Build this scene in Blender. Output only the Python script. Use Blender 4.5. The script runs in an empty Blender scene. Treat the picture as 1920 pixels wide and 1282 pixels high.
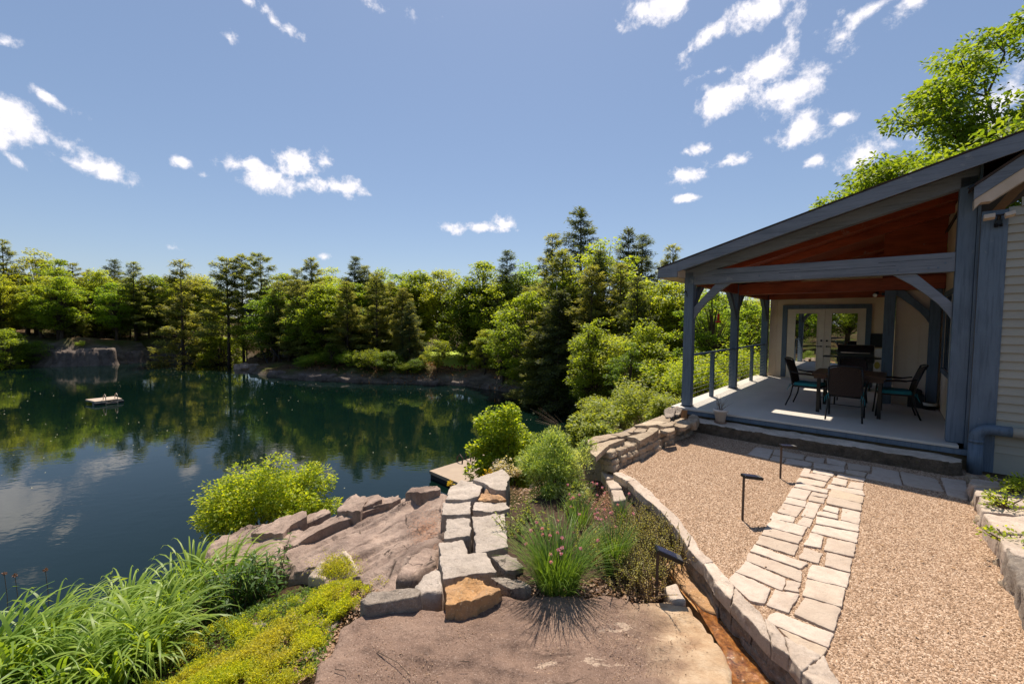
import bpy, math, random
import numpy as np
from mathutils import Matrix, Vector, noise as mnoise
R = math.radians
sc = bpy.context.scene
C = sc.collection
# ------------------------------------------------------------------ camera
F = 797.4; PIT = .0473; ROLL = .0085; CZ = 1.98      # focal length in px of a 1920 px wide frame
cam_d = bpy.data.cameras.new('camera'); cam_d.sensor_width = 36; cam_d.lens = F/1920*36
cam_d.clip_start = .05; cam_d.clip_end = 4000
cam = bpy.data.objects.new('camera', cam_d); C.objects.link(cam); sc.camera = cam
cam.matrix_world = Matrix.Translation((0, 0, CZ)) @ Matrix.Rotation(math.pi/2-PIT, 4, 'X') @ Matrix.Rotation(ROLL, 4, 'Z')
# ------------------------------------------------------------------ exposure
sc.view_settings.view_transform = 'Standard'; sc.view_settings.look = 'None'
sc.view_settings.exposure = 0.58; sc.view_settings.gamma = 1
try:
    sc.cycles.max_bounces = 10; sc.cycles.transparent_max_bounces = 8; sc.cycles.diffuse_bounces = 8
    sc.cycles.caustics_reflective = False; sc.cycles.caustics_refractive = False
    sc.cycles.sample_clamp_indirect = 6
except Exception: pass
# ------------------------------------------------------------------ sun
SUN_EL = R(66.5)
sd = bpy.data.lights.new('sun', 'SUN'); sd.energy = 4.9; sd.angle = R(.5); sd.color = (1, .90, .76)
sun = bpy.data.objects.new('sun', sd); C.objects.link(sun)
sdir = Vector((0.02, math.cos(SUN_EL), math.sin(SUN_EL))).normalized()   # towards the sun
sun.rotation_euler = sdir.to_track_quat('Z', 'Y').to_euler(); sun.location = (0, 30, 60)
# ------------------------------------------------------------------ sky with clouds
def ray(px, py):
    a, b = px-960, py-641
    cr, sr = math.cos(ROLL), math.sin(ROLL)
    x = cr*a+sr*b; y = -sr*a+cr*b
    c, s = math.cos(PIT), math.sin(PIT); up = -y/F
    return np.array([x/F, c+up*s, -s+up*c])
W = bpy.data.worlds.new('World'); sc.world = W; W.use_nodes = True
nt = W.node_tree; nt.nodes.clear()
def N(t, **k):
    n = nt.nodes.new(t)
    for a, b in k.items(): setattr(n, a, b)
    return n
def LK(a, b): nt.links.new(a, b)
sky = N('ShaderNodeTexSky', sky_type='NISHITA', sun_disc=False, sun_elevation=SUN_EL, sun_rotation=R(0), air_density=1.0, dust_density=.6, ozone_density=1.6, altitude=100)
tcs = N('ShaderNodeTexCoord')
LK(tcs.outputs['Generated'], sky.inputs['Vector'])
CL = [  # photo px x, y, half width, half height, tilt degrees, strength
 (30,232,85,30,12,.92),(120,262,50,14,18,.72),(170,300,85,18,10,.72),(95,190,42,10,15,.66),(30,298,42,9,8,.66),(10,85,22,12,0,.7),(-60,220,90,45,0,1.1),
 (552,296,60,32,0,1.2),(468,312,58,14,2,.85),(510,340,44,18,0,.8),(352,312,22,9,0,.9),(392,338,26,7,15,.6),(640,354,66,14,4,1.0),(520,35,44,14,18,.75),(460,2,26,9,0,.8),(418,68,12,16,0,.6),
 (905,424,62,12,-3,.9),(940,412,24,14,0,1.05),(325,458,20,6,0,.55),(605,470,16,7,0,.55),(700,12,60,16,0,.3),
 (1235,12,75,32,-12,1.1),(1415,22,78,28,-8,1.1),(1335,68,55,20,-25,.95),(1490,60,26,60,-8,.75),(1575,75,36,48,-35,.72),(1640,18,70,14,-8,.72),(1705,12,38,14,-35,.7),
 (1440,130,105,34,-14,1.05),(1380,185,78,32,0,1.15),(1470,180,70,32,-14,1.05),(1530,125,60,22,14,.85),(1350,135,40,12,-8,.8),
 (1495,245,46,28,0,1.1),(1325,270,34,14,8,.85),(1290,278,14,9,0,.6),(1360,307,40,15,8,.8),(1280,333,38,20,0,1.2),(1284,383,22,8,0,.95),(1530,302,22,10,-8,.85),(1572,221,26,9,-12,.7),
 (1620,300,75,28,0,.75),(1880,230,60,40,0,.85),(1880,190,50,25,0,.8),(2150,150,200,80,0,1.0),(-420,-150,260,90,10,1.0),(300,-420,260,70,0,.9),(1000,-500,260,80,0,.8),(1700,-450,260,90,0,1.0)]
def M(op, a, b=None, c=None):
    n = N('ShaderNodeMath', operation=op)
    for i, q in enumerate((a, b, c)):
        if q is None: continue
        if isinstance(q, (int, float)): n.inputs[i].default_value = q
        else: LK(q, n.inputs[i])
    return n.outputs[0]
nz0 = N('ShaderNodeTexNoise'); nz0.inputs['Scale'].default_value = 9; nz0.inputs['Detail'].default_value = 3
LK(tcs.outputs['Generated'], nz0.inputs['Vector'])
sub = N('ShaderNodeVectorMath', operation='SUBTRACT'); LK(nz0.outputs['Color'], sub.inputs[0]); sub.inputs[1].default_value = (.5, .5, .5)
scl = N('ShaderNodeVectorMath', operation='SCALE'); LK(sub.outputs[0], scl.inputs[0]); scl.inputs['Scale'].default_value = .06
wv = N('ShaderNodeVectorMath', operation='ADD'); LK(tcs.outputs['Generated'], wv.inputs[0]); LK(scl.outputs[0], wv.inputs[1])
best = None
for (cx, cy, hw, hh, tl, st) in CL:
    d0 = Vector(ray(cx, cy)); ln = d0.length; d = d0.normalized()
    ex = (Vector(ray(cx+5, cy)).normalized()-d).length/5; ey = (Vector(ray(cx, cy+5)).normalized()-d).length/5
    right = d.cross(Vector((0, 0, 1))).normalized(); upv = right.cross(d).normalized()
    m = Matrix((right, d, upv)).transposed() @ Matrix.Rotation(R(tl), 3, 'Y')
    mp = N('ShaderNodeMapping', vector_type='TEXTURE')
    mp.inputs['Location'].default_value = d; mp.inputs['Rotation'].default_value = m.to_euler('XYZ')
    mp.inputs['Scale'].default_value = (hw*ex*1.25, .35, hh*ey*1.45)
    LK(wv.outputs[0], mp.inputs['Vector'])
    le = N('ShaderNodeVectorMath', operation='LENGTH'); LK(mp.outputs[0], le.inputs[0])
    v = M('MULTIPLY_ADD', le.outputs['Value'], -st, st)
    best = v if best is None else M('MAXIMUM', best, v)
best = M('MAXIMUM', best, -.75)
nz = N('ShaderNodeTexNoise'); nz.inputs['Scale'].default_value = 17; nz.inputs['Detail'].default_value = 9; nz.inputs['Roughness'].default_value = .62
LK(tcs.outputs['Generated'], nz.inputs['Vector'])
nzc = N('ShaderNodeTexNoise'); nzc.inputs['Scale'].default_value = 42; nzc.inputs['Detail'].default_value = 6; nzc.inputs['Roughness'].default_value = .7
LK(wv.outputs[0], nzc.inputs['Vector'])
nza = M('MULTIPLY_ADD', nz.outputs['Fac'], 2.8, -1.52)
nzb = M('ADD', nza, M('MULTIPLY_ADD', nzc.outputs['Fac'], 1.3, -.65))
dens = M('ADD', best, nzb)
ss = N('ShaderNodeMapRange', interpolation_type='SMOOTHSTEP'); ss.inputs['From Min'].default_value = .0; ss.inputs['From Max'].default_value = .7
LK(dens, ss.inputs['Value'])
sh = N('ShaderNodeMapRange'); sh.inputs['From Min'].default_value = .35; sh.inputs['From Max'].default_value = 1.1
LK(dens, sh.inputs['Value'])
cc = N('ShaderNodeMix', data_type='RGBA'); LK(sh.outputs[0], cc.inputs['Factor'])
SKYS = .083
nzs = N('ShaderNodeTexNoise'); nzs.inputs['Scale'].default_value = 26; nzs.inputs['Detail'].default_value = 5
mps = N('ShaderNodeMapping'); mps.inputs['Location'].default_value = (0, 0, .03); LK(tcs.outputs['Generated'], mps.inputs['Vector']); LK(mps.outputs[0], nzs.inputs['Vector'])
shd = N('ShaderNodeMapRange'); shd.inputs['From Min'].default_value = .45; shd.inputs['From Max'].default_value = .7; LK(nzs.outputs['Fac'], shd.inputs['Value'])
cc.inputs['A'].default_value = (8.2, 8.0, 8.5, 1); cc.inputs['B'].default_value = (10.4, 10.1, 10.1, 1)
tint = N('ShaderNodeMix', data_type='RGBA', blend_type='MULTIPLY'); tint.inputs['Factor'].default_value = 1
LK(sky.outputs[0], tint.inputs['A']); tint.inputs['B'].default_value = (1.02, .985, .97, 1)
# a touch of high thin veil, lighter near the horizon
geo = N('ShaderNodeSeparateXYZ'); LK(tcs.outputs['Generated'], geo.inputs[0])
vz = N('ShaderNodeMapRange'); vz.inputs['From Min'].default_value = 0; vz.inputs['From Max'].default_value = .75; vz.inputs['To Min'].default_value = .38; vz.inputs['To Max'].default_value = .3
LK(geo.outputs['Z'], vz.inputs['Value'])
veil = N('ShaderNodeMix', data_type='RGBA'); LK(vz.outputs[0], veil.inputs['Factor'])
LK(tint.outputs['Result'], veil.inputs['A']); veil.inputs['B'].default_value = (2.15, 3.1, 5.0, 1)
mx = N('ShaderNodeMix', data_type='RGBA'); LK(ss.outputs[0], mx.inputs['Factor']); LK(veil.outputs['Result'], mx.inputs['A']); ccs = N('ShaderNodeMix', data_type='RGBA'); LK(M('MULTIPLY', shd.outputs[0], sh.outputs[0]), ccs.inputs['Factor']); LK(cc.outputs['Result'], ccs.inputs['A']); ccs.inputs['B'].default_value = (7.0, 7.0, 7.8, 1); LK(ccs.outputs['Result'], mx.inputs['B'])
bg = N('ShaderNodeBackground'); bg.inputs['Strength'].default_value = SKYS
LK(mx.outputs['Result'], bg.inputs['Color'])
wo = N('ShaderNodeOutputWorld'); LK(bg.outputs[0], wo.inputs['Surface'])
# ------------------------------------------------------------------ geometry helpers
OX, OY = 3.4213, 8.4774; YAW = -.7295                # the house's own frame: u along its front, v away from the lake path
Uv = np.array([math.cos(YAW), math.sin(YAW)]); Vv = np.array([-math.sin(YAW), math.cos(YAW)])
def G(px, py, z=0.):                                 # where the photo's ray meets the height z
    d = ray(px, py); t = (z-CZ)/d[2]; return (float(d[0]*t), float(d[1]*t), z)
def Dp(px, py, dist):
    d = ray(px, py); t = dist/d[1]; return (float(d[0]*t), float(d[1]*t), float(CZ+d[2]*t))
def H(u, v, z=0.):
    return (OX+u*Uv[0]+v*Vv[0], OY+u*Uv[1]+v*Vv[1], z)
rng = np.random.default_rng(7); random.seed(7)
def fbm(x, y, z=0., o=4): return mnoise.fractal(Vector((x, y, z)), 1.0, 2.0, o)
class MB:
    def __init__(s): s.v = []; s.f = []; s.n = 0
    def add(s, v, f):
        s.v.extend([tuple(map(float, p)) for p in v]); s.f.extend([tuple(int(i)+s.n for i in q) for q in f]); s.n += len(v); return s
    def box(s, a, b):
        x0, y0, z0 = a; x1, y1, z1 = b
        return s.add([(x0,y0,z0),(x1,y0,z0),(x1,y1,z0),(x0,y1,z0),(x0,y0,z1),(x1,y0,z1),(x1,y1,z1),(x0,y1,z1)],
                     [(0,3,2,1),(4,5,6,7),(0,1,5,4),(1,2,6,5),(2,3,7,6),(3,0,4,7)])
    def prism(s, pts, axis, a, b):                   # polygon in a plane, extruded along an axis ('v': pts=(u,z); 'u': pts=(v,z); 'z': pts=(u,v))
        def p(q, t): return (q[0], t, q[1]) if axis == 'v' else ((t, q[0], q[1]) if axis == 'u' else (q[0], q[1], t))
        n = len(pts)
        f = [tuple(range(n))[::-1], tuple(range(n, 2*n))]+[(i, (i+1) % n, n+(i+1) % n, n+i) for i in range(n)]
        return s.add([p(q, a) for q in pts]+[p(q, b) for q in pts], f)
    def tube(s, pts, rad, k=8, cap=True):
        P = [Vector(p) for p in pts]; n = len(P)
        if not hasattr(rad, '__len__'): rad = [rad]*n
        v = []; ref = None
        for i in range(n):
            t = (P[min(i+1, n-1)]-P[max(i-1, 0)]).normalized()
            if ref is None: ref = t.orthogonal().normalized()
            ref = (ref-t*ref.dot(t)); ref = ref.normalized() if ref.length > 1e-6 else t.orthogonal().normalized()
            b = t.cross(ref)
            for j in range(k):
                a = 2*math.pi*j/k; v.append(P[i]+(ref*math.cos(a)+b*math.sin(a))*rad[i])
        f = [(i*k+j, i*k+(j+1) % k, (i+1)*k+(j+1) % k, (i+1)*k+j) for i in range(n-1) for j in range(k)]
        if cap: f += [tuple(range(k))[::-1], tuple((n-1)*k+j for j in range(k))]
        return s.add(v, f)
    def lathe(s, prof, k=24, c=(0, 0)):
        v = [(c[0]+r*math.cos(2*math.pi*j/k), c[1]+r*math.sin(2*math.pi*j/k), z) for r, z in prof for j in range(k)]
        n = len(prof)
        f = [(i*k+j, i*k+(j+1) % k, (i+1)*k+(j+1) % k, (i+1)*k+j) for i in range(n-1) for j in range(k)]
        return s.add(v, f)
    def obb(s, c, ax, ay, az):                       # box from centre and three half-axis vectors
        c, ax, ay, az = map(Vector, (c, ax, ay, az)); v = []
        for k in (-1, 1):
            for (i, j) in ((-1,-1),(1,-1),(1,1),(-1,1)): v.append(c+ax*i+ay*j+az*k)
        return s.add(v, [(0,3,2,1),(4,5,6,7),(0,1,5,4),(1,2,6,5),(2,3,7,6),(3,0,4,7)])
    def build(s, name, m, parent=None, smooth=False, bevel=0):
        me = bpy.data.meshes.new(name); me.from_pydata(s.v, [], s.f); me.update()
        return link(name, me, m, parent, smooth, bevel)
def link(name, me, m, parent=None, smooth=False, bevel=0):
    o = bpy.data.objects.new(name, me); C.objects.link(o)
    if m is not None: me.materials.append(m)
    if smooth:
        me.polygons.foreach_set('use_smooth', [True]*len(me.polygons))
    if bevel:
        b = o.modifiers.new('bevel', 'BEVEL'); b.width = bevel; b.segments = 2; b.limit_method = 'ANGLE'
    if parent: o.parent = parent
    return o
def quads(name, V, m, parent=None, smooth=False, Fq=None):     # fast mesh of quads; V is (n,4,3) or verts with Fq
    me = bpy.data.meshes.new(name)
    if Fq is None:
        V = np.asarray(V, np.float32).reshape(-1, 3); Fq = np.arange(len(V), dtype=np.int32).reshape(-1, 4)
    V = np.asarray(V, np.float32); Fq = np.asarray(Fq, np.int32)
    me.vertices.add(len(V)); me.vertices.foreach_set('co', V.ravel())
    me.loops.add(Fq.size); me.loops.foreach_set('vertex_index', Fq.ravel())
    me.polygons.add(len(Fq)); me.polygons.foreach_set('loop_start', np.arange(0, Fq.size, 4, dtype=np.int32))
    if smooth: me.polygons.foreach_set('use_smooth', np.ones(len(Fq), bool))
    me.update(calc_edges=True); me.validate()
    return link(name, me, m, parent)
def tag(o, label, cat, group=None, kind=None):
    if label: o['label'] = label
    if cat: o['category'] = cat
    if group: o['group'] = group
    if kind: o['kind'] = kind
    return o
def thing(name, label, cat, loc=(0, 0, 0), rz=0, group=None):
    o = bpy.data.objects.new(name, None); C.objects.link(o); o.location = loc; o.rotation_euler = (0, 0, rz); o.empty_display_size = .2
    return tag(o, label, cat, group)
def dup(root, loc, rz=0, scale=None, label=None, group=None):
    r = root.copy(); C.objects.link(r); r.location = loc; r.rotation_euler = (0, 0, rz)
    if scale is not None: r.scale = scale
    if label: r['label'] = label
    if group: r['group'] = group
    for ch in list(root.children):
        c = ch.copy(); C.objects.link(c); c.parent = r
        for g in list(ch.children):
            d = g.copy(); C.objects.link(d); d.parent = c
    return r
# ------------------------------------------------------------------ materials
class MT:
    def __init__(s, name):
        s.m = bpy.data.materials.new(name); s.m.use_nodes = True; s.t = s.m.node_tree; s.b = s.t.nodes['Principled BSDF']; s.o = s.t.nodes['Material Output']
        s.tc = s.t.nodes.new('ShaderNodeTexCoord'); s.co = s.tc.outputs['Object']
    def n(s, t, **k):
        q = s.t.nodes.new(t)
        for a, b in k.items(): setattr(q, a, b)
        return q
    def l(s, a, b): s.t.links.new(a, b)
    def noise(s, scale, det=4, rough=.55, stretch=None, kind='noise'):
        co = s.co
        if stretch:
            mp = s.n('ShaderNodeMapping'); mp.inputs['Scale'].default_value = stretch; s.l(co, mp.inputs['Vector']); co = mp.outputs[0]
        if kind == 'vor':
            q = s.n('ShaderNodeTexVoronoi'); q.inputs['Scale'].default_value = scale; s.l(co, q.inputs['Vector']); return q
        q = s.n('ShaderNodeTexNoise'); q.inputs['Scale'].default_value = scale; q.inputs['Detail'].default_value = det; q.inputs['Roughness'].default_value = rough
        s.l(co, q.inputs['Vector']); return q
    def ramp(s, src, stops):
        r = s.n('ShaderNodeValToRGB'); s.l(src, r.inputs[0]); e = r.color_ramp.elements
        while len(e) < len(stops): e.new(.5)
        for i, (p, c) in enumerate(stops): e[i].position = p; e[i].color = (*c, 1) if len(c) == 3 else c
        return r.outputs[0]
    def mix(s, fac, a, b, blend='MIX'):
        q = s.n('ShaderNodeMix', data_type='RGBA', blend_type=blend)
        for inp, x in ((q.inputs['Factor'], fac), (q.inputs['A'], a), (q.inputs['B'], b)):
            if isinstance(x, (int, float)): inp.default_value = x
            elif isinstance(x, tuple): inp.default_value = (*x, 1) if len(x) == 3 else x
            else: s.l(x, inp)
        return q.outputs['Result']
    def bump(s, h, strength=.3, dist=.01, prev=None):
        q = s.n('ShaderNodeBump'); q.inputs['Strength'].default_value = strength; q.inputs['Distance'].default_value = dist; s.l(h, q.inputs['Height'])
        if prev is not None: s.l(prev, q.inputs['Normal'])
        s.l(q.outputs[0], s.b.inputs['Normal']); return q.outputs[0]
    def col(s, c):
        if isinstance(c, tuple): s.b.inputs['Base Color'].default_value = (*c, 1)
        else: s.l(c, s.b.inputs['Base Color'])
    def rough(s, r, spec=None):
        s.b.inputs['Roughness'].default_value = r
        if spec is not None: s.b.inputs['Specular IOR Level'].default_value = spec
def simple(name, a, b=None, scale=8, rough=.7, bump=.15, bscale=None, stretch=None, spec=.3, dist=.006, metal=0):
    t = MT(name); n1 = t.noise(scale, 5, .6, stretch)
    b = b or tuple(x*.75 for x in a)
    t.col(t.ramp(n1.outputs['Fac'], [(.3, b), (.68, a)])); t.rough(rough, spec); t.b.inputs['Metallic'].default_value = metal
    if bump: t.bump(t.noise(bscale or scale*6, 4, .6, stretch).outputs['Fac'], bump, dist)
    return t.m
def stone(name, base, dark, speck=(.7, .66, .6), speckd=(.12, .1, .09), scale=3, sp=70, lichen=None, bump=.5, cracks=0, oscale=0.):
    t = MT(name)
    c = t.ramp(t.noise(scale, 6, .62).outputs['Fac'], [(.33, dark), (.62, base)])
    n2 = t.noise(sp, 3, .7)
    c = t.mix(t.ramp(t.noise(scale*4.5, 8, .75).outputs['Fac'], [(.32, (.6,)*3), (.5, (0,)*3)]), c, tuple(x*.62 for x in dark))
    c = t.mix(t.ramp(n2.outputs['Fac'], [(.60, (0,0,0)), (.68, (.6,.6,.6))]), c, speck)
    n3 = t.noise(sp*.8, 3, .7)
    c = t.mix(t.ramp(n3.outputs['Fac'], [(.30, (.55,.55,.55)), (.38, (0,0,0))]), c, speckd)
    if cracks:
        nk = t.noise(cracks, 4, .55); nk.inputs['Distortion'].default_value = .6; kf = t.ramp(nk.outputs['Fac'], [(.485, (0,)*3), (.498, (1,)*3), (.502, (1,)*3), (.515, (0,)*3)]); kb = t.mix(1.0, kf, t.ramp(t.noise(cracks*.8, 2).outputs['Fac'], [(.48, (0,)*3), (.56, (1,)*3)]), 'MULTIPLY'); c = t.mix(kb, c, tuple(x*.35 for x in dark))
    if lichen:
        c = t.mix(t.ramp(t.noise(scale*2.3, 7, .75).outputs['Fac'], [(.62, (0,0,0)), (.69, (.75,.75,.75))]), c, lichen)
    if oscale:
        oi = t.n('ShaderNodeObjectInfo'); hs = t.n('ShaderNodeHueSaturation'); mr = t.n('ShaderNodeMapRange'); t.l(oi.outputs['Random'], mr.inputs['Value'])
        mr.inputs['To Min'].default_value = 1-oscale; mr.inputs['To Max'].default_value = 1+oscale; t.l(mr.outputs[0], hs.inputs['Value']); t.l(c, hs.inputs['Color']); c = hs.outputs[0]
    t.col(c); t.rough(.88, .25)
    b = t.bump(t.noise(scale*3.2, 9, .75).outputs['Fac'], min(1, bump*1.3), .05)
    t.bump(t.noise(sp*1.4, 3, .7).outputs['Fac'], bump*.6, .004, b)
    return t.m
def leafm(name, a, b, trans=.35, hue=.0, rough=.5, spec=.35, c3=None):
    t = MT(name)
    g = t.n('ShaderNodeNewGeometry'); oi = t.n('ShaderNodeObjectInfo')
    c = t.mix(g.outputs['Random Per Island'], b, a)
    if c3:
        c = t.mix(t.ramp(t.noise(1.7 if trans else 3, 3).outputs['Fac'], [(.45, (0,0,0)), (.62, (.8,.8,.8))]), c, c3)
    hs = t.n('ShaderNodeHueSaturation'); mr = t.n('ShaderNodeMapRange'); t.l(oi.outputs['Random'], mr.inputs['Value'])
    mr.inputs['To Min'].default_value = .5-hue; mr.inputs['To Max'].default_value = .5+hue; t.l(mr.outputs[0], hs.inputs['Hue'])
    mr2 = t.n('ShaderNodeMapRange'); mu = t.n('ShaderNodeMath', operation='FRACT'); mm = t.n('ShaderNodeMath', operation='MULTIPLY'); mm.inputs[1].default_value = 7.3
    t.l(oi.outputs['Random'], mm.inputs[0]); t.l(mm.outputs[0], mu.inputs[0]); t.l(mu.outputs[0], mr2.inputs['Value'])
    mr2.inputs['To Min'].default_value = 1-hue*5; mr2.inputs['To Max'].default_value = 1+hue*5; t.l(mr2.outputs[0], hs.inputs['Value'])
    t.l(c, hs.inputs['Color']); c = hs.outputs[0]
    t.col(c); t.rough(rough, spec)
    tr = t.n('ShaderNodeBsdfTranslucent'); br = t.mix(1.0, c, (2.1, 1.9, .65), 'MULTIPLY'); t.l(br, tr.inputs['Color'])
    ms = t.n('ShaderNodeMixShader')
    ms.inputs[0].default_value = min(.62, trans*1.3); t.l(t.b.outputs[0], ms.inputs[1]); t.l(tr.outputs[0], ms.inputs[2]); t.l(ms.outputs[0], t.o.inputs['Surface'])
    return t.m
def painted(name, a, b, stretch, rough=.5):
    t = MT(name); n1 = t.noise(5, 6, .65, stretch)
    c = t.ramp(n1.outputs['Fac'], [(.3, b), (.6, a)])
    n2 = t.noise(2.2, 5, .6); c = t.mix(t.ramp(n2.outputs['Fac'], [(.5, (0,0,0)), (.8, (.4,.4,.4))]), c, tuple(x*1.35 for x in a))
    n3 = t.noise(26, 5, .7, tuple(x*.35 if x < 1 else x*1.6 for x in stretch)); c = t.mix(t.ramp(n3.outputs['Fac'], [(.36, (.55,)*3), (.5, (0,)*3)]), c, tuple(x*.62 for x in b))
    n4 = t.noise(3.1, 7, .75); c = t.mix(t.ramp(n4.outputs['Fac'], [(.63, (0,)*3), (.68, (.5,)*3)]), c, (.30, .30, .29))
    t.col(c); t.rough(rough, .3); t.bump(n3.outputs['Fac'], .45, .006); return t.m
MA = {}
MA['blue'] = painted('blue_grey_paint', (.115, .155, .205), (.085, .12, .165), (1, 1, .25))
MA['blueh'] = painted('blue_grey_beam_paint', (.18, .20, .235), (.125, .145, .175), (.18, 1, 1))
MA['red'] = painted('red_stained_boards', (.38, .085, .035), (.17, .034, .017), (.25, 2.5, 1), .45)
MA['beige'] = simple('beige_board_paint', (.82, .66, .50), (.74, .58, .44), 2, .6, .1, 40)
MA['soffit'] = simple('soffit_paint', (.62, .50, .40), (.50, .40, .30), 4, .7, .1)
MA['siding'] = simple('pale_siding', (.37, .35, .29), (.30, .285, .24), 2.2, .6, .12, 30, (.3, 1, 1))
MA['trimwhite'] = simple('cream_door_paint', (.72, .62, .50), (.64, .54, .43), 3, .45, .03)
MA['deck'] = simple('grey_deck_floor', (.56, .52, .465), (.45, .415, .37), 1.3, .55, .12, 25, (1, .5, 1))
MA['shingle'] = simple('brown_shingle', (.07, .045, .035), (.035, .025, .02), 12, .9, .6, 50)
MA['concrete'] = simple('old_concrete', (.20, .14, .08), (.09, .07, .045), 4, .9, .5, 30)
MA['mossy'] = None
MA['black'] = simple('black_metal', (.012, .012, .013), (.008, .008, .009), 20, .35, .04)
MA['dark'] = simple('dark_paint', (.02, .025, .03), None, 10, .5, .05)
MA['steel'] = simple('steel_wire', (.45, .45, .45), None, 10, .35, 0, metal=.9)
MA['white'] = simple('white_enamel', (.75, .72, .66), None, 8, .4, .03)
MA['granite'] = stone('pale_granite', (.50, .425, .365), (.37, .31, .26), (.66, .60, .54), (.16, .13, .11), 5, 90, (.54, .49, .43), .6, oscale=.08)
MA['granite2'] = stone('weathered_granite', (.40, .33, .27), (.22, .18, .15), (.66, .60, .53), (.07, .06, .05), 5, 80, (.50, .44, .38), .9, cracks=2.5)
MA['paver'] = stone('paver_granite', (.50, .41, .335), (.38, .30, .24), (.66, .58, .51), (.22, .17, .14), 5, 80, None, .35, oscale=.1)
MA['wallstone'] = stone('wall_stone', (.50, .40, .29), (.30, .22, .15), (.60, .52, .42), (.16, .12, .09), 3, 50, None, .8, oscale=.12)
MA['orange'] = stone('rust_orange_stone', (.58, .33, .15), (.42, .26, .16), (.75, .62, .45), (.25, .12, .05), 4, 60, (.62, .28, .07), .8)
MA['slab'] = stone('brown_slab', (.27, .175, .135), (.175, .11, .09), (.50, .42, .36), (.10, .07, .06), 1.1, 55, (.50, .38, .28), .7)
MA['outcrop'] = stone('outcrop_rock', (.42, .31, .25), (.22, .155, .125), (.60, .51, .44), (.08, .055, .045), 2.2, 85, (.46, .37, .29), 1.0, cracks=1.6)
MA['cliff'] = stone('dark_cliff_rock', (.16, .125, .105), (.07, .055, .048), (.28, .24, .2), (.03, .025, .02), 1.1, 12, (.21, .18, .14), 1.0)
MA['soil'] = simple('garden_soil', (.10, .06, .035), (.035, .022, .015), 30, .95, .9, 90, dist=.03)
MA['bark'] = simple('bark', (.12, .085, .06), (.05, .037, .028), 20, .9, .5, 40, (1, 1, .3))
MA['barkp'] = simple('pine_bark', (.10, .07, .055), (.04, .03, .025), 20, .9, .5, 40, (1, 1, .3))
MA['teal'] = simple('teal_cushion', (.02, .19, .21), (.012, .13, .15), 15, .8, .1)
MA['wicker'] = simple('brown_wicker', (.045, .022, .014), (.012, .007, .005), 60, .55, .8, 120, dist=.01)
MA['tablew'] = simple('dark_table_wood', (.075, .035, .022), (.03, .015, .01), 6, .4, .15, 20, (.2, 1, 1))
MA['pot'] = simple('whitewashed_pot', (.68, .60, .52), (.58, .50, .43), 6, .7, .1)
MA['twig'] = simple('dry_twig', (.17, .12, .08), (.10, .07, .05), 20, .9, .2)
MA['redp'] = simple('red_plastic', (.55, .015, .012), None, 5, .3, 0)
MA['raft'] = simple('weathered_deck_boards', (.48, .38, .30), (.34, .27, .21), 3, .8, .2, 20, (.2, 1, 1))
MA['dock'] = simple('tan_dock_surface', (.36, .28, .21), (.30, .23, .175), 2, .8, .1, 30)
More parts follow.
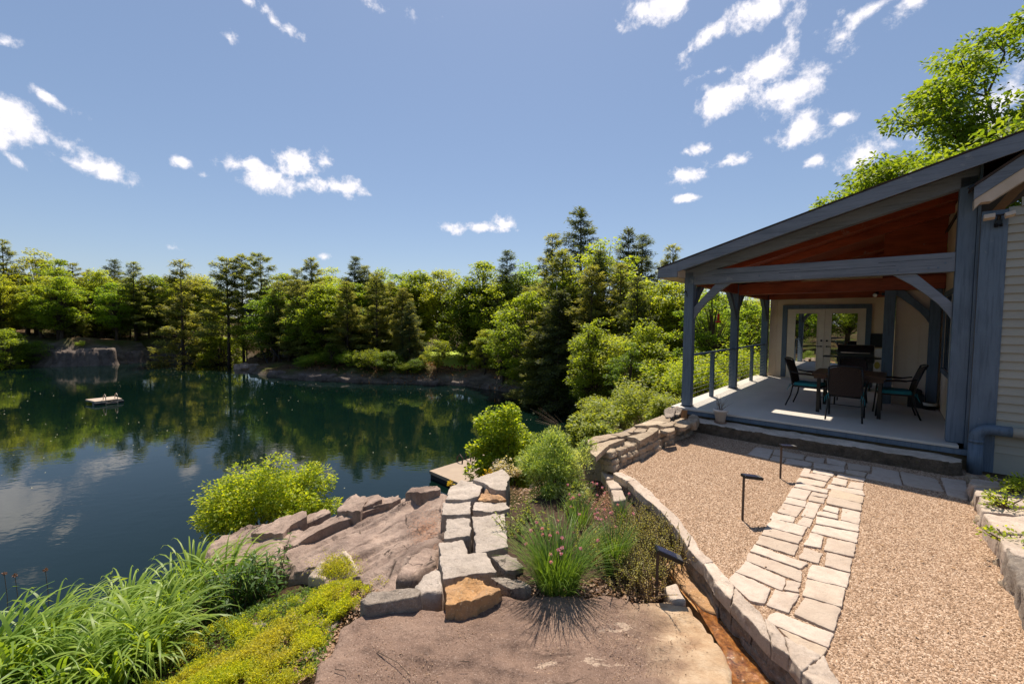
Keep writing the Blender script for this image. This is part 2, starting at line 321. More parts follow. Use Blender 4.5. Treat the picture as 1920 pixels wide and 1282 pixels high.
# ------------------------------------------------------------------ terrain
LAKE = np.array([[-75,46],[-61.8,51.2],[-54,53],[-51.4,56],[-50.4,60.7],[-41,61.8],[-36.5,60],[-34.6,54],[-34.1,52.1],[-30,48],[-25.8,44.5],[-19,42],[-13.3,40.6],[-5,39.7],[-2.8,37.9],[1.8,34.2],[4,31.4],[4.6,28],[4.2,24],[3,20.2],[1.6,16.0],[.3,13.4],[-1.3,11.6],[-3.2,10.6],[-5.0,9.7],[-6.4,8.2],[-7.8,6.3],[-9.8,4.2],[-13,1],[-24,-4],[-38,-10],[-60,2],[-80,22]], float)
CTRL = np.array([(0,2.6,-.36),(1,2.6,-.36),(-1,2.4,-.45),(-1.3,2.9,-.58),(.4,3.5,-.36),(1.3,3.6,-.37),(1.6,3.0,-.42),(1.9,2.4,-.42),(1.0,4.2,-.32),(.8,5.2,-.33),(1.3,5.3,-.33),(.3,4.2,-.42),(-.4,3.8,-.5),(0,5.2,-.55),(0,6.3,-.62),(.9,6.4,-.4),(1.3,6.1,-.35),
 (-1.7,2.9,-.72),(-2.2,2.4,-.8),(-1.7,3.6,-.78),(-2.6,3.6,-.95),(-1.2,3.8,-.62),(-4,3.3,-1.1),(-3.4,4.5,-1.25),(-6,4,-2.0),(-4.5,5.4,-1.9),(-6,5.8,-3.0),(-5.6,4.6,-2.3),(-3.2,5.2,-1.35),
 (-1,4.8,-.75),(-2,4.9,-1.0),(-1,6.1,-.95),(-2.3,6.2,-1.35),(-3,5.9,-1.6),(-3.6,7.4,-2.2),(-1.2,7.4,-2.0),(.3,7.5,-1.5),(-1,9,-3.2),(-4,9,-3.4),(-.2,8.4,-2.6),(1.6,8.0,-.7),(1.5,10,-1.6),(1.5,13,-2.6),
 (2.5,7.6,-.3),(2.6,9.3,-.5),(3.2,11,-1.1),(4,14,-1.9),(6,18,-2.0),(7,15,-1.0),(10,17,-.4),(13,16,-.2),(4,7,-.3),(6,9,-.3),(8,12,-.3),(2.2,5,-.45),(3,4,-.45),(4,3.5,-.45),(2.6,2,-.45),(5,5,-.3),(6.5,3,-.15),(5,2,-.15),(8,5,0),(12,8,0),(20,10,.2),
 (0,0,-.4),(3,-3,-.1),(-3,-1,-.7),(-4,1.5,-1.0),(-8,1,-2.4),(-10,-6,-.8),(-20,-14,-.5),(0,-12,.2),(12,-10,.3),(-40,-30,0),(20,-30,.6),
 (-64,54,-.7),(-57,57,-.9),(-54,62,-1.0),(-46,66,-1.6),(-40,65,-2.0),(-33,58,-2.6),(-31,52,-3.45),(-27,47.5,-3.3),(-21,45,-3.0),(-14,43.5,-2.9),(-10,46,-2.5),(-5,43,-2.8),(-3,47,-2.2),(-5,60,-1.9),(2,39,-2.6),(6,34,-2.6),(8,28,-2.4),(7,23,-2.3),(12,40,-2),(0,55,-2),(20,25,-1),(15,60,-1.5),(-25,70,-1.5),(-70,80,.5),(-40,100,1),(0,110,1),(60,90,1),(60,40,.5),(90,0,1),(-110,60,2),(-110,0,2),(-150,150,6),(0,250,5),(200,200,6),(250,0,4),(0,-150,3),(-200,-80,5)], float)
def lake_dist(x, y):
    P = np.stack([x, y], -1); d = np.full(x.shape, 1e9); ins = np.zeros(x.shape, bool); n = len(LAKE)
    for i in range(n):
        a, b = LAKE[i], LAKE[(i+1) % n]; ab = b-a
        t = np.clip(((P-a)@ab)/(ab@ab), 0, 1); q = P-(a+t[..., None]*ab); d = np.minimum(d, np.hypot(q[..., 0], q[..., 1]))
        c = ((a[1] > y) != (b[1] > y)) & (x < (b[0]-a[0])*(y-a[1])/(b[1]-a[1]+1e-12)+a[0]); ins ^= c
    return np.where(ins, -d, d)
_ph = rng.uniform(0, 6.28, 24)
def wav(x, y, s):                                    # cheap smooth noise
    r = 0
    for k in range(6):
        a = k*1.13+.4; w = s*(1+.37*k); r = r+np.sin((x*math.cos(a)+y*math.sin(a))*w+_ph[k])*np.sin((x*math.sin(a)-y*math.cos(a))*w*.83+_ph[k+6])/(1+.5*k)
    return r/2.2
def terr(x, y):
    x = np.asarray(x, float); y = np.asarray(y, float)
    num = 0; den = 0
    for cx, cy, cz in CTRL:
        w = 1/(((x-cx)**2+(y-cy)**2)**1.6+1e-3); num = num+w*cz; den = den+w
    p = num/den
    D0 = np.hypot(x, y); p = p+wav(x, y, .5)*np.clip((D0-14)/30, 0, 1)*.5+wav(x, y, 2.1)*np.clip((D0-2)/40, 0, .12)
    d = lake_dist(x, y)
    s = np.where(x < -44, 2.6, np.where(D0 < 22, .95, 1.0))*(1+.35*wav(x, y, .9))
    sh = -4.02+np.maximum(d, 0)*s+.12*np.clip(d, 0, 1)
    z = np.minimum(p, sh)
    return np.where(d < 0, -4.05-np.minimum(-d*1.6, 5), z)
def tz(x, y): return float(terr(np.array([x]), np.array([y]))[0])
nr, na = 300, 420
rr = np.concatenate([[0], np.geomspace(.5, 900, nr-1)]); aa = np.linspace(0, 2*np.pi, na, endpoint=False)
# more angular samples in front
aa = aa+.55*np.sin(aa-np.pi/2)*-1*0
X = rr[:, None]*np.cos(aa)[None]; Y = rr[:, None]*np.sin(aa)[None]
Z = terr(X.ravel(), Y.ravel()); V = np.stack([X.ravel(), Y.ravel(), Z], -1)
i = np.arange(nr-1)[:, None]; j = np.arange(na)[None]; j2 = (j+1) % na
Fq = np.stack([(i*na+j), ((i+1)*na+j), ((i+1)*na+j2), (i*na+j2)], -1).reshape(-1, 4)[na:]
Fc = np.stack([np.zeros(na, int), na+np.arange(na), na+(np.arange(na)+1) % na, np.zeros(na, int)], -1)
def terrain_mat():
    t = MT('forest_ground')
    soil = t.ramp(t.noise(1.2, 7, .7).outputs['Fac'], [(.3, (.05, .03, .017)), (.5, (.11, .07, .04)), (.7, (.19, .12, .075))])
    green = t.mix(t.noise(6, 4).outputs['Fac'], (.03, .05, .01), (.09, .11, .022))
    g = t.mix(t.ramp(t.noise(.16, 5, .65).outputs['Fac'], [(.46, (0,0,0)), (.56, (.8,.8,.8))]), soil, green)
    rock = t.ramp(t.noise(.9, 8, .7, (.5, .5, 2.2)).outputs['Fac'], [(.3, (.035, .03, .025)), (.5, (.12, .10, .08)), (.7, (.22, .18, .145))])
    geo = t.n('ShaderNodeNewGeometry'); sx = t.n('ShaderNodeSeparateXYZ'); t.l(geo.outputs['Normal'], sx.inputs[0])
    c = t.mix(t.ramp(sx.outputs['Z'], [(.72, (1,1,1)), (.88, (0,0,0))]), g, rock)
    t.col(c); t.rough(.95, .1); t.bump(t.noise(3.5, 9, .75).outputs['Fac'], 1.0, .25); return t.m
MA['ground'] = terrain_mat()
g = quads('ground', None or V, MA['ground'], Fq=Fq, smooth=True); tag(g, None, None, None, 'structure')
# ------------------------------------------------------------------ water
def water_mat(name, base, bscale, bstr, rough=.015, stretch=(1, 1, 1)):
    t = MT(name); t.col(base); t.rough(rough, .5); t.b.inputs['IOR'].default_value = 1.333
    n1 = t.noise(bscale, 2, .5, stretch); n2 = t.noise(bscale*.16, 2, .5)
    m = t.n('ShaderNodeMath', operation='MULTIPLY'); t.l(n1.outputs['Fac'], m.inputs[0]); t.l(t.ramp(n2.outputs['Fac'], [(.42, (.25,)*3), (.62, (1,)*3)]), m.inputs[1])
    t.bump(m.outputs[0], bstr, .02); return t.m
wm = water_mat('lake_water', (.002, .0085, .0065), 2.6, .24, .03, (1, 1.6, 1))
mb = MB(); mb.add([(-140, -60, -4), (60, -60, -4), (60, 90, -4), (-140, 90, -4)], [(0, 1, 2, 3)])
tag(mb.build('water', wm), None, None, None, 'structure')
# floating pollen and leaves on the lake
pts = []
while len(pts) < 420:
    x, y = rng.uniform(-45, 4), rng.uniform(13, 56)
    if wav(np.array([x]), np.array([y]), .22)[0]+rng.uniform(-.6, .3) > 0: pts.append((x, y))
P = np.array(pts); d = lake_dist(P[:, 0], P[:, 1]); P = P[d < -.4]
S = rng.uniform(.012, .032, len(P))*(1+P[:, 1]/40); A = rng.uniform(0, 3.14, len(P)); ex = np.stack([np.cos(A), np.sin(A)], -1)*S[:, None]; ey = np.stack([-np.sin(A), np.cos(A)], -1)*S[:, None]*.6
Q = np.stack([P-ex, P-ey, P+ex, P+ey], 1); Q = np.concatenate([Q, np.full(Q.shape[:2]+(1,), -3.993)], -1)
Q[:, 2, 2] += .012
tag(quads('floating_leaves', Q, simple('pollen_bits', (.42, .40, .26), None, 3, .8, 0)), 'pale leaves and pollen floating on the dark lake water', 'floating leaves', None, 'stuff')
# ------------------------------------------------------------------ rocks: a rounded, noisy prism over any outline
def rock_mesh(outl, ztop, zbot, n=56, rings=7, bev=.03, amp=.012, fs=3.0, under=0., tilt=None, seed=0., edge=.01, grow=1.):
    P = [Vector(p[:2]) for p in outl]; L = [(P[(i+1) % len(P)]-P[i]).length for i in range(len(P))]; T = sum(L)
    n = max(n, len(P)*3); pts = []
    for k in range(n):
        s = T*k/n; i = 0
        while s > L[i] and i < len(P)-1: s -= L[i]; i += 1
        pts.append(P[i].lerp(P[(i+1) % len(P)], min(1, s/max(L[i], 1e-6))))
    pts = [(pts[k-1]+pts[k]*6+pts[(k+1) % n])/8 for k in range(n)]
    c = sum(pts, Vector((0, 0)))/n; pts = [c+(p-c)*grow for p in pts]; Rm = sum((p-c).length for p in pts)/n
    zt = (lambda x, y: ztop) if not callable(ztop) else ztop
    pts = [p+(p-c).normalized()*fbm(p.x*9+seed, p.y*9, seed)*edge for p in pts]
    lev = [(-under, 'b', 0), (-under*.5, 'b', .33), (.0, 'b', .66), (.004, 't', -bev), (bev*.35, 't', -bev*.28), (bev, 't', 0)]
    v = []; 
    for ins, k, q in lev:
        for p in pts:
            d = (p-c); l = d.length; pp = c+d*max(0, (l-ins)/l); zz = zt(pp.x, pp.y)
            z = zbot+(zz-bev-zbot)*q if k == 'b' else zz+q
            o = (fbm(pp.x*fs*1.5+seed, pp.y*fs*1.5, z*fs*3)+.35*abs(fbm(pp.x*fs*5+seed, pp.y*fs*5, z*fs*7)))*amp*(.2 if q == 0 and k == 'b' else 1)
            nn = d.normalized()*o*(1.6 if k == 'b' else .8)
            v.append((pp.x+nn.x, pp.y+nn.y, z+(o if k == 't' else 0)))
    m = len(lev); t0 = min(.9, bev/Rm)
    for r in range(1, rings):
        t = t0+(1-t0)*r/rings
        for p in pts:
            pp = c+(p-c)*(1-t)
            v.append((pp.x, pp.y, zt(pp.x, pp.y)+fbm(pp.x*fs+seed, pp.y*fs, seed)*amp*(1+.8*t)))
    v.append((c.x, c.y, zt(c.x, c.y)+fbm(c.x*fs+seed, c.y*fs, seed)*amp*1.8)); m += rings-1
    f = [(i*n+j, i*n+(j+1) % n, (i+1)*n+(j+1) % n, (i+1)*n+j) for i in range(m-1) for j in range(n)]
    f += [((m-1)*n+j, (m-1)*n+(j+1) % n, len(v)-1) for j in range(n)]
    area = sum(pts[k].x*pts[(k+1) % n].y-pts[(k+1) % n].x*pts[k].y for k in range(n))
    if area < 0: f = [q[::-1] for q in f]
    return v, f
def rock(name, outl, ztop, zbot, m, parent=None, label=None, cat=None, group=None, **k):
    mb = MB(); mb.add(*rock_mesh(outl, ztop, zbot, seed=random.uniform(0, 50), **k)); o = mb.build(name, m, parent, True)
    if label: tag(o, label, cat or 'rock', group)
    return o
def crop(pts, x0, y0, s, z=0.): return [G(x0+a/s, y0+b/s, z) for a, b in pts]
# ------------------------------------------------------------------ gravel patio
def gravel_mat():
    t = MT('pea_gravel'); q = t.noise(62, kind='vor')
    c = t.ramp(q.outputs['Color'], [(.1, (.16, .10, .06)), (.35, (.31, .205, .135)), (.6, (.43, .30, .205)), (.9, (.58, .45, .34))])
    c = t.mix(t.ramp(t.noise(2.2, 6, .65).outputs['Fac'], [(.35, (.0,)*3), (.7, (.35,)*3)]), c, (.28, .18, .115))
    t.col(c); t.rough(.9, .2); t.bump(q.outputs['Distance'], 1.0, -.012); return t.m
MA['gravel'] = gravel_mat()
EL = [(1149,886),(1176,900),(1195,920),(1236,954),(1274,999),(1289,1025),(1307,1047),(1319,1057),(1345,1097),(1371,1126),(1411,1167),(1446,1206),(1480,1229),(1503,1256),(1530,1284),(1575,1330),(1640,1400)]
ER = [(1163,883),(1193,898),(1212,913),(1257,956),(1276,976),(1297,1005),(1317,1035),(1339,1055),(1364,1084),(1378,1100),(1402,1127),(1433,1158),(1470,1190),(1545,1226),(1578,1282),(1640,1335),(1700,1400)]
ELw = [G(*p, .03) for p in EL]; ERw = [G(*p, .03) for p in ER]
mid = [((a[0]*.45+b[0]*.55), (a[1]*.45+b[1]*.55)) for a, b in zip(ELw, ERw)]
wallbase = [G(*p) for p in [(1150,884),(1165,877),(1200,862),(1240,842),(1275,824),(1302,813)]]
outl = [m for m in mid[::-1]]+[p[:2] for p in wallbase[1:]]+[H(.2, -.3)[:2], H(.2, .05)[:2], H(3.95, .05)[:2], (6.3, 5.6), (7, 3), (6, 0), (3.2, .3)]
mb = MB(); n = len(outl); mb.add([(x, y, -.42) for x, y in outl]+[(x, y, 0) for x, y in outl], [tuple(range(n, 2*n))[::-1]]+[(i, (i+1) % n, n+(i+1) % n, n+i) for i in range(n)])
pat = mb.build('gravel_patio', MA['gravel']); tag(pat, None, None, None, 'structure')
def inside(x, y, poly):
    ins = np.zeros(x.shape, bool)
    for k in range(len(poly)):
        a, b = poly[k], poly[(k+1) % len(poly)]
        ins ^= ((a[1] > y) != (b[1] > y)) & (x < (b[0]-a[0])*(y-a[1])/(b[1]-a[1]+1e-12)+a[0])
    return ins
# stones of the path, outlines read off the photo and laid on the ground plane
PV = []
def pv(x0, y0, s, L): PV.extend([crop(q, x0, y0, s, .012) for q in L])
pv(1400, 820, 8, [[(860,455),(965,470),(930,592),(800,575)],[(1010,475),(1310,525),(1290,585),(990,525)],[(950,535),(1260,590),(1210,665),(915,597)],
 [(790,597),(1190,672),(1160,742),(745,665)],[(735,690),(830,690),(1225,785),(1200,840),(920,782),(705,742)],[(690,755),(970,800),(885,940),(610,885)],
 [(985,810),(1205,860),(1192,903),(962,862)],[(955,874),(1190,916),(1155,985),(925,945)],[(915,958),(1110,995),(1005,1210),(820,1168)],[(600,898),(890,957),(880,1045),(550,975)],
 [(545,988),(848,1050),(750,1190),(460,1110)],[(395,1120),(730,1198),(705,1275),(350,1212)],
 [(1380,548),(1770,615),(1760,662),(1360,592)],[(1305,603),(1510,648),(1490,735),(1268,690)],[(1560,658),(1755,682),(1735,780),(1517,745)],[(1228,705),(1740,792),(1770,872),(1200,758)],
 [(1270,778),(1755,888),(1735,990),(1232,880)],[(1225,893),(1725,1003),(1715,1108),(1205,998)],[(1180,1015),(1385,1060),(1370,1150),(1140,1080)],[(1432,1066),(1708,1122),(1689,1300),(1415,1235)],[(1080,1100),(1370,1163),(1368,1230),(1055,1163)],
 [(150,142),(400,180),(330,320),(20,245)],[(425,180),(860,268),(845,330),(580,297),(395,258)],[(392,276),(580,306),(545,372),(347,328)],[(600,312),(975,377),(955,438),(562,385)],
 [(905,282),(1168,312),(1158,383),(1000,363),(872,330)],[(1012,378),(1458,440),(1468,520),(1005,448)],[(1202,312),(1488,372),(1468,436),(1212,388)]])
pv(1360, 960, 4.579, [[(665,42),(755,60),(725,128),(612,100)],[(400,52),(705,132),(657,203),(352,125)],[(350,130),(655,213),(633,275),(310,192)],[(303,198),(630,286),(590,372),(262,268)],
 [(250,280),(705,442),(655,490),(217,335)],[(205,342),(655,502),(645,597),(177,410)],[(180,420),(518,565),(483,668),(92,510)],[(532,582),(650,606),(635,688),(502,665)],
 [(85,522),(395,657),(340,790),(215,762),(22,590)],[(427,667),(638,703),(545,866),(352,795)],[(427,852),(915,1042),(880,1160),(700,1088),(442,978),(352,920)],
 [(452,995),(700,1102),(868,1172),(838,1235),(700,1200),(580,1120)],[(785,37),(1150,107),(1140,168),(780,98)],[(772,107),(1140,177),(1125,263),(742,168)],[(730,182),(845,205),(820,308),(672,283)],[(877,222),(1120,275),(1100,383),(847,328)],
 [(677,307),(835,350),(800,438),(627,390)],[(872,347),(1093,400),(1070,518),(852,458)],[(742,450),(1073,527),(1043,653),(697,563)],[(707,582),(1028,657),(990,818),(667,718)],[(682,737),(983,830),(930,1023),(587,878)]])
pv(1580, 820, 7.385, [[(75,352),(385,402),(380,465),(75,438)],[(45,452),(340,492),(300,548),(45,498)],[(415,402),(768,470),(822,658),(322,558),(352,502),(410,500)],[(802,477),(1290,572),(1398,748),(1000,688),(852,650)],[(1362,562),(1700,602),(1738,868),(1452,798)]])
mb = MB()
for k, o in enumerate(PV): mb.add(*rock_mesh(o, .016+random.uniform(-.004, .006), -.05, n=60, rings=3, bev=.007, amp=.005, fs=9, seed=k*3.1, edge=.009, grow=1.035))
def paver_mat():
    t = MT('pale_paving_stone'); g = t.n('ShaderNodeNewGeometry')
    c = t.ramp(g.outputs['Random Per Island'], [(0, (.44, .355, .28)), (.35, (.50, .41, .34)), (.7, (.55, .46, .385)), (.96, (.46, .365, .27)), (1, (.52, .40, .25))])
    c = t.mix(t.ramp(t.noise(14, 5, .7).outputs['Fac'], [(.35, (.5,)*3), (.6, (0,)*3)]), c, (.40, .31, .25))
    c = t.mix(t.ramp(t.noise(110, 3, .7).outputs['Fac'], [(.60, (0,)*3), (.7, (.5,)*3)]), c, (.2, .15, .12))
    c = t.mix(t.ramp(t.noise(3.3, 6, .7).outputs['Fac'], [(.5, (0,)*3), (.7, (.45,)*3)]), c, (.33, .25, .19)); t.col(c); t.rough(.9, .2); b = t.bump(t.noise(16, 7, .7).outputs['Fac'], .6, .025); t.bump(t.noise(90, 3, .7).outputs['Fac'], .4, .004, b); return t.m
tag(mb.build('path', paver_mat(), None, True), None, None, None, 'structure')
# loose pebbles standing proud of the gravel
def pebbles(name, poly, n, smin, smax, m, z0, avoid=(), zf=None):
    poly = np.array([p[:2] for p in poly]); lo, hi = poly.min(0), poly.max(0); out = []
    X = rng.uniform(lo[0], hi[0], n); Y = rng.uniform(lo[1], hi[1], n); k = inside(X, Y, poly)
    for a in avoid:
        aa = np.array([p[:2] for p in a]); c = aa.mean(0); k &= ~(inside(X, Y, c+(aa-c)*.99) & (rng.uniform(0, 1, n) > .035))
    X, Y = X[k], Y[k]; n = len(X); z = np.full(n, z0) if zf is None else zf(X, Y)
    s = rng.uniform(smin, smax, (n, 3))*rng.choice([.7, .85, 1, 1.35], n, p=[.3, .35, .25, .1])[:, None]*np.array([1, 1, .6]); a = rng.uniform(0, 6.28, n)
    # flattened octahedron-like chips as two quads stacks: 6-face boxes, jittered
    B = np.array([(-1,-1,-1),(1,-1,-1),(1,1,-1),(-1,1,-1),(-.6,-.6,1),(.6,-.6,1),(.6,.6,1),(-.6,.6,1)], float)
    V = B[None]*s[:, None]*rng.uniform(.75, 1.15, (n, 8, 3)); ca, sa = np.cos(a)[:, None], np.sin(a)[:, None]
    x = V[..., 0]*ca-V[..., 1]*sa; y = V[..., 0]*sa+V[..., 1]*ca
    V = np.stack([x+X[:, None], y+Y[:, None], V[..., 2]+z[:, None]], -1).reshape(-1, 3)
    Fb = np.array([(4,5,6,7),(0,1,5,4),(1,2,6,5),(2,3,7,6),(3,0,4,7)]); Fq = (Fb[None]+np.arange(n)[:, None, None]*8).reshape(-1, 4)
    return quads(name, V, m, Fq=Fq)
def pebm(name, stops):
    t = MT(name); g = t.n('ShaderNodeNewGeometry'); t.col(t.ramp(g.outputs['Random Per Island'], stops)); t.rough(.85, .25); return t.m
MA['peb'] = pebm('pebble_chips', [(0, (.14, .085, .05)), (.3, (.30, .19, .12)), (.65, (.41, .275, .18)), (1, (.62, .47, .35))])
near = [m for m in mid[2:][::-1]]+[p[:2] for p in wallbase[1:]]+[H(.3, -.75)[:2], H(3.9, -.6)[:2], H(4.3, -1.2)[:2], (5.0, 2.2), (3.0, 1.6)]
tag(pebbles('gravel_pebbles', near, 230000, .003, .0066, MA['peb'], .002, PV), 'loose tan pea gravel covering the patio on both sides of the stone path', 'gravel', None, 'stuff')
# ------------------------------------------------------------------ stone edging between gravel and rill
edging = thing('stone_edging', 'curved low wall of pale granite kerb stones between gravel patio and rusty rill', 'stone edging', (ELw[6][0], ELw[6][1], 0))
def ch_rock(par, name, outl, ztop, zbot, m, **k):
    l = par.location; o2 = [(p[0]-l.x, p[1]-l.y) for p in outl]
    zt = ztop-l.z if not callable(ztop) else (lambda x, y: ztop(x+l.x, y+l.y)-l.z)
    return rock(name, o2, zt, zbot-l.z, m, par, **k)
for a in range(len(EL)-1):
    if a not in (0, 1, 3, 5, 7, 9, 11, 12, 13, 14, 15): continue
    b = {0: 1, 1: 3, 3: 5, 5: 7, 7: 9, 9: 11, 11: 12, 12: 13, 13: 14, 14: 15, 15: 16}[a]
    q = [ELw[k][:2] for k in range(a, b+1)]+[ERw[k][:2] for k in range(b, a-1, -1)]
    c = np.mean(q, axis=0); q = [tuple(c+(np.array(p)-c)*.99) for p in q]
    ch_rock(edging, 'kerb_stone', q, .028+random.uniform(-.006, .006), -.07, MA['paver'], n=90, rings=4, bev=.012, amp=.012, fs=8, edge=.012)
for a in range(len(EL)-1):                            # rough courses below, facing the rill
    p0, p1 = np.array(ELw[a][:2]), np.array(ELw[a+1][:2]); r0, r1 = np.array(ERw[a][:2]), np.array(ERw[a+1][:2])
    m = max(1, int(np.linalg.norm(p1-p0)/.45))
    for k in range(m):
        t0, t1 = k/m-.03, (k+1)/m+.03; a0, a1 = p0+(p1-p0)*t0, p0+(p1-p0)*t1; b0, b1 = r0+(r1-r0)*t0, r0+(r1-r0)*t1
        for (zt, zb, o) in ((-.062, -.16, .02), (-.155, -.32, .0)):
            off = random.uniform(-.015, .02)+o+.03
            q = [a0+(b0-a0)*off*3, a1+(b1-a1)*off*3, a1+(b1-a1)*.8, a0+(b0-a0)*.8]
            ch_rock(edging, 'base_stone', [tuple(x) for x in q], zt, zb, MA['granite2'], n=50, rings=2, bev=.02, amp=.018, fs=5, edge=.02)
# flat stones lying between bed and edging
FS = [([(0,70),(105,55),(185,190),(78,198)], 'pale flat stone at the top end of the curved edging, beside the willow-leaved bush'),
      ([(82,212),(200,202),(248,290),(130,300)], 'middle one of three flat stones stepping down into the flower bed'),
      ([(135,308),(250,302),(300,400),(165,425)], 'lowest flat stone of the three, half hidden behind pink chive flowers')]
for q, lab in FS: rock('flat_stone', crop(q, 1120, 860, 5.333, -.06), -.06, -.36, MA['paver'], label=lab, cat='stone', n=30, rings=4, bev=.02, amp=.008, edge=.01)
rock('flat_stone', [G(*p, -.14) for p in [(1243,1100),(1268,1092),(1288,1128),(1256,1124)]], -.14, -.4, MA['paver'], label='small flat stone wedged behind the nearest garden lamp post', cat='stone', n=30, rings=4, bev=.02, amp=.008)
# ------------------------------------------------------------------ rill with rusty water
rillp = [(1236,1052),(1282,1050),(1316,1085),(1352,1130),(1392,1180),(1424,1222),(1480,1284),(1560,1380),(1380,1380),(1376,1290),(1352,1215),(1318,1158),(1280,1112)]
mb = MB(); mb.add([(p[0], p[1], p[2]+.0) for p in [G(*p, -.235) for p in rillp]], [tuple(range(len(rillp)))[::-1]])
t = MT('rill_bed'); t.col(t.ramp(t.noise(14, 7, .7).outputs['Fac'], [(.3, (.10, .035, .008)), (.5, (.36, .14, .025)), (.62, (.50, .30, .13)), (.8, (.62, .48, .32))])); t.rough(.8); t.bump(t.noise(40, 5, .7).outputs['Fac'], .8, .03)
rb = mb.build('rill_bed', t.m); rb.location.z = 0; tag(rb, None, None, None, 'structure')
wp = [(1300,1125),(1340,1118),(1352,1130),(1392,1180),(1424,1222),(1480,1284),(1560,1380),(1380,1380),(1376,1290),(1352,1215),(1318,1158)]
mb = MB(); mb.add([G(*p, -.215) for p in wp], [tuple(range(len(wp)))[::-1]])
t = MT('rill_water'); t.col(t.ramp(t.noise(19, 9, .8).outputs['Fac'], [(.32, (.035, .016, .006)), (.46, (.15, .05, .01)), (.58, (.28, .11, .025)), (.68, (.40, .27, .16))])); t.rough(.04, .7); t.bump(t.noise(22, 5, .65).outputs['Fac'], .7, .025)
rw = mb.build('rill_water', t.m); tag(rw, None, None, None, 'structure')
mb = MB(); mb.add(*rock_mesh([G(*p, -.19)[:2] for p in [(1238,1048),(1278,1046),(1300,1080),(1330,1112),(1345,1150),(1318,1140),(1285,1105)]], -.195, -.42, n=40, rings=4, bev=.02, amp=.01, seed=3))
tag(mb.build('rill_stone', MA['orange'], None, True), 'tan water-stained stone lip at the head of the rusty rill', 'stone')
# ------------------------------------------------------------------ big slabs and boulders
def slab_mat():
    t = MT('foreground_slab_rock')
    c = t.ramp(t.noise(.9, 7, .6).outputs['Fac'], [(.3, (.14, .088, .066)), (.52, (.225, .148, .112)), (.72, (.32, .225, .172))])
    c = t.mix(t.ramp(t.noise(2.8, 8, .75, (.6, 1.4, 1)).outputs['Fac'], [(.61, (0,)*3), (.635, (.75,)*3)]), c, (.50, .38, .29))
    c = t.mix(t.ramp(t.noise(7, 8, .8).outputs['Fac'], [(.34, (.8,)*3), (.5, (0,)*3)]), c, (.11, .07, .054))
    c = t.mix(t.ramp(t.noise(24, 6, .75).outputs['Fac'], [(.60, (0,)*3), (.70, (.6,)*3)]), c, (.40, .30, .24))
    c = t.mix(t.ramp(t.noise(60, 4, .7).outputs['Fac'], [(.34, (.75,)*3), (.44, (0,)*3)]), c, (.065, .042, .033))
    c = t.mix(t.ramp(t.noise(120, 3, .8).outputs['Fac'], [(.58, (0,)*3), (.66, (.7,)*3)]), c, (.46, .36, .30))
    nk = t.noise(1.3, 4, .55); nk.inputs['Distortion'].default_value = .8; c = t.mix(t.mix(1.0, t.ramp(nk.outputs['Fac'], [(.488, (0,)*3), (.499, (1,)*3), (.501, (1,)*3), (.512, (0,)*3)]), t.ramp(t.noise(1.1, 2).outputs['Fac'], [(.5, (0,)*3), (.58, (1,)*3)]), 'MULTIPLY'), c, (.07, .045, .035))
    sx = t.n('ShaderNodeSeparateXYZ'); t.l(t.co, sx.inputs[0]); ns = t.noise(2.5, 5, .6)
    a = t.n('ShaderNodeMath', operation='MULTIPLY_ADD'); t.l(ns.outputs['Fac'], a.inputs[0]); a.inputs[1].default_value = .9; t.l(sx.outputs['X'], a.inputs[2])
    c = t.mix(t.ramp(a.outputs[0], [(.0, (0,)*3), (1, (1,)*3)]) if False else t.ramp(a.outputs[0], [(.93, (0,)*3), (1.0, (0,)*3)]), c, (.62, .43, .25))
    mr = t.n('ShaderNodeMapRange', interpolation_type='SMOOTHSTEP'); t.l(a.outputs[0], mr.inputs['Value']); mr.inputs['From Min'].default_value = 1.25; mr.inputs['From Max'].default_value = 1.75
    tan = t.ramp(t.noise(5, 7, .7).outputs['Fac'], [(.3, (.34, .20, .105)), (.5, (.46, .32, .20)), (.7, (.58, .45, .32))])
    c = t.mix(mr.outputs[0], c, tan)
    t.col(c); t.rough(.9, .2); b = t.bump(t.noise(2.2, 9, .7, (.6, 1.3, 1)).outputs['Fac'], .6, .08); b = t.bump(t.noise(14, 8, .8).outputs['Fac'], .6, .02, b); t.bump(t.noise(95, 4, .8).outputs['Fac'], .7, .006, b); return t.m
MA['fslab'] = slab_mat()
FSL = [(560,1330),(590,1275),(602,1245),(640,1188),(682,1158),(760,1146),(850,1140),(905,1124),(1010,1116),(1130,1116),(1235,1128),(1292,1134),(1335,1192),(1362,1240),(1376,1285),(1378,1340)]
ow = [G(*p, -.17)[:2] for p in FSL]; ow = ow+[(1.5, 1.4), (.8, .7), (-.6, .8), (-1.4, 1.6)]
rock('rock_slab', ow, lambda x, y: -.172+.018*math.sin(x*3+y*2)+.014*math.tanh(9*fbm(x*.9, y*2.2, 4.))+.008*math.tanh(14*fbm(x*2.1, y*3.6, 9.)), -.75, MA['fslab'], label='huge flat brown rock slab filling the bottom centre of the foreground', cat='rock slab', n=260, rings=60, bev=.022, amp=.022, fs=2.2, edge=.035)
def pl(*P3):                                          # plane through three points
    a, b, c = map(Vector, P3); n = (b-a).cross(c-a); return lambda x, y: a.z-(n.x*(x-a.x)+n.y*(y-a.y))/n.z
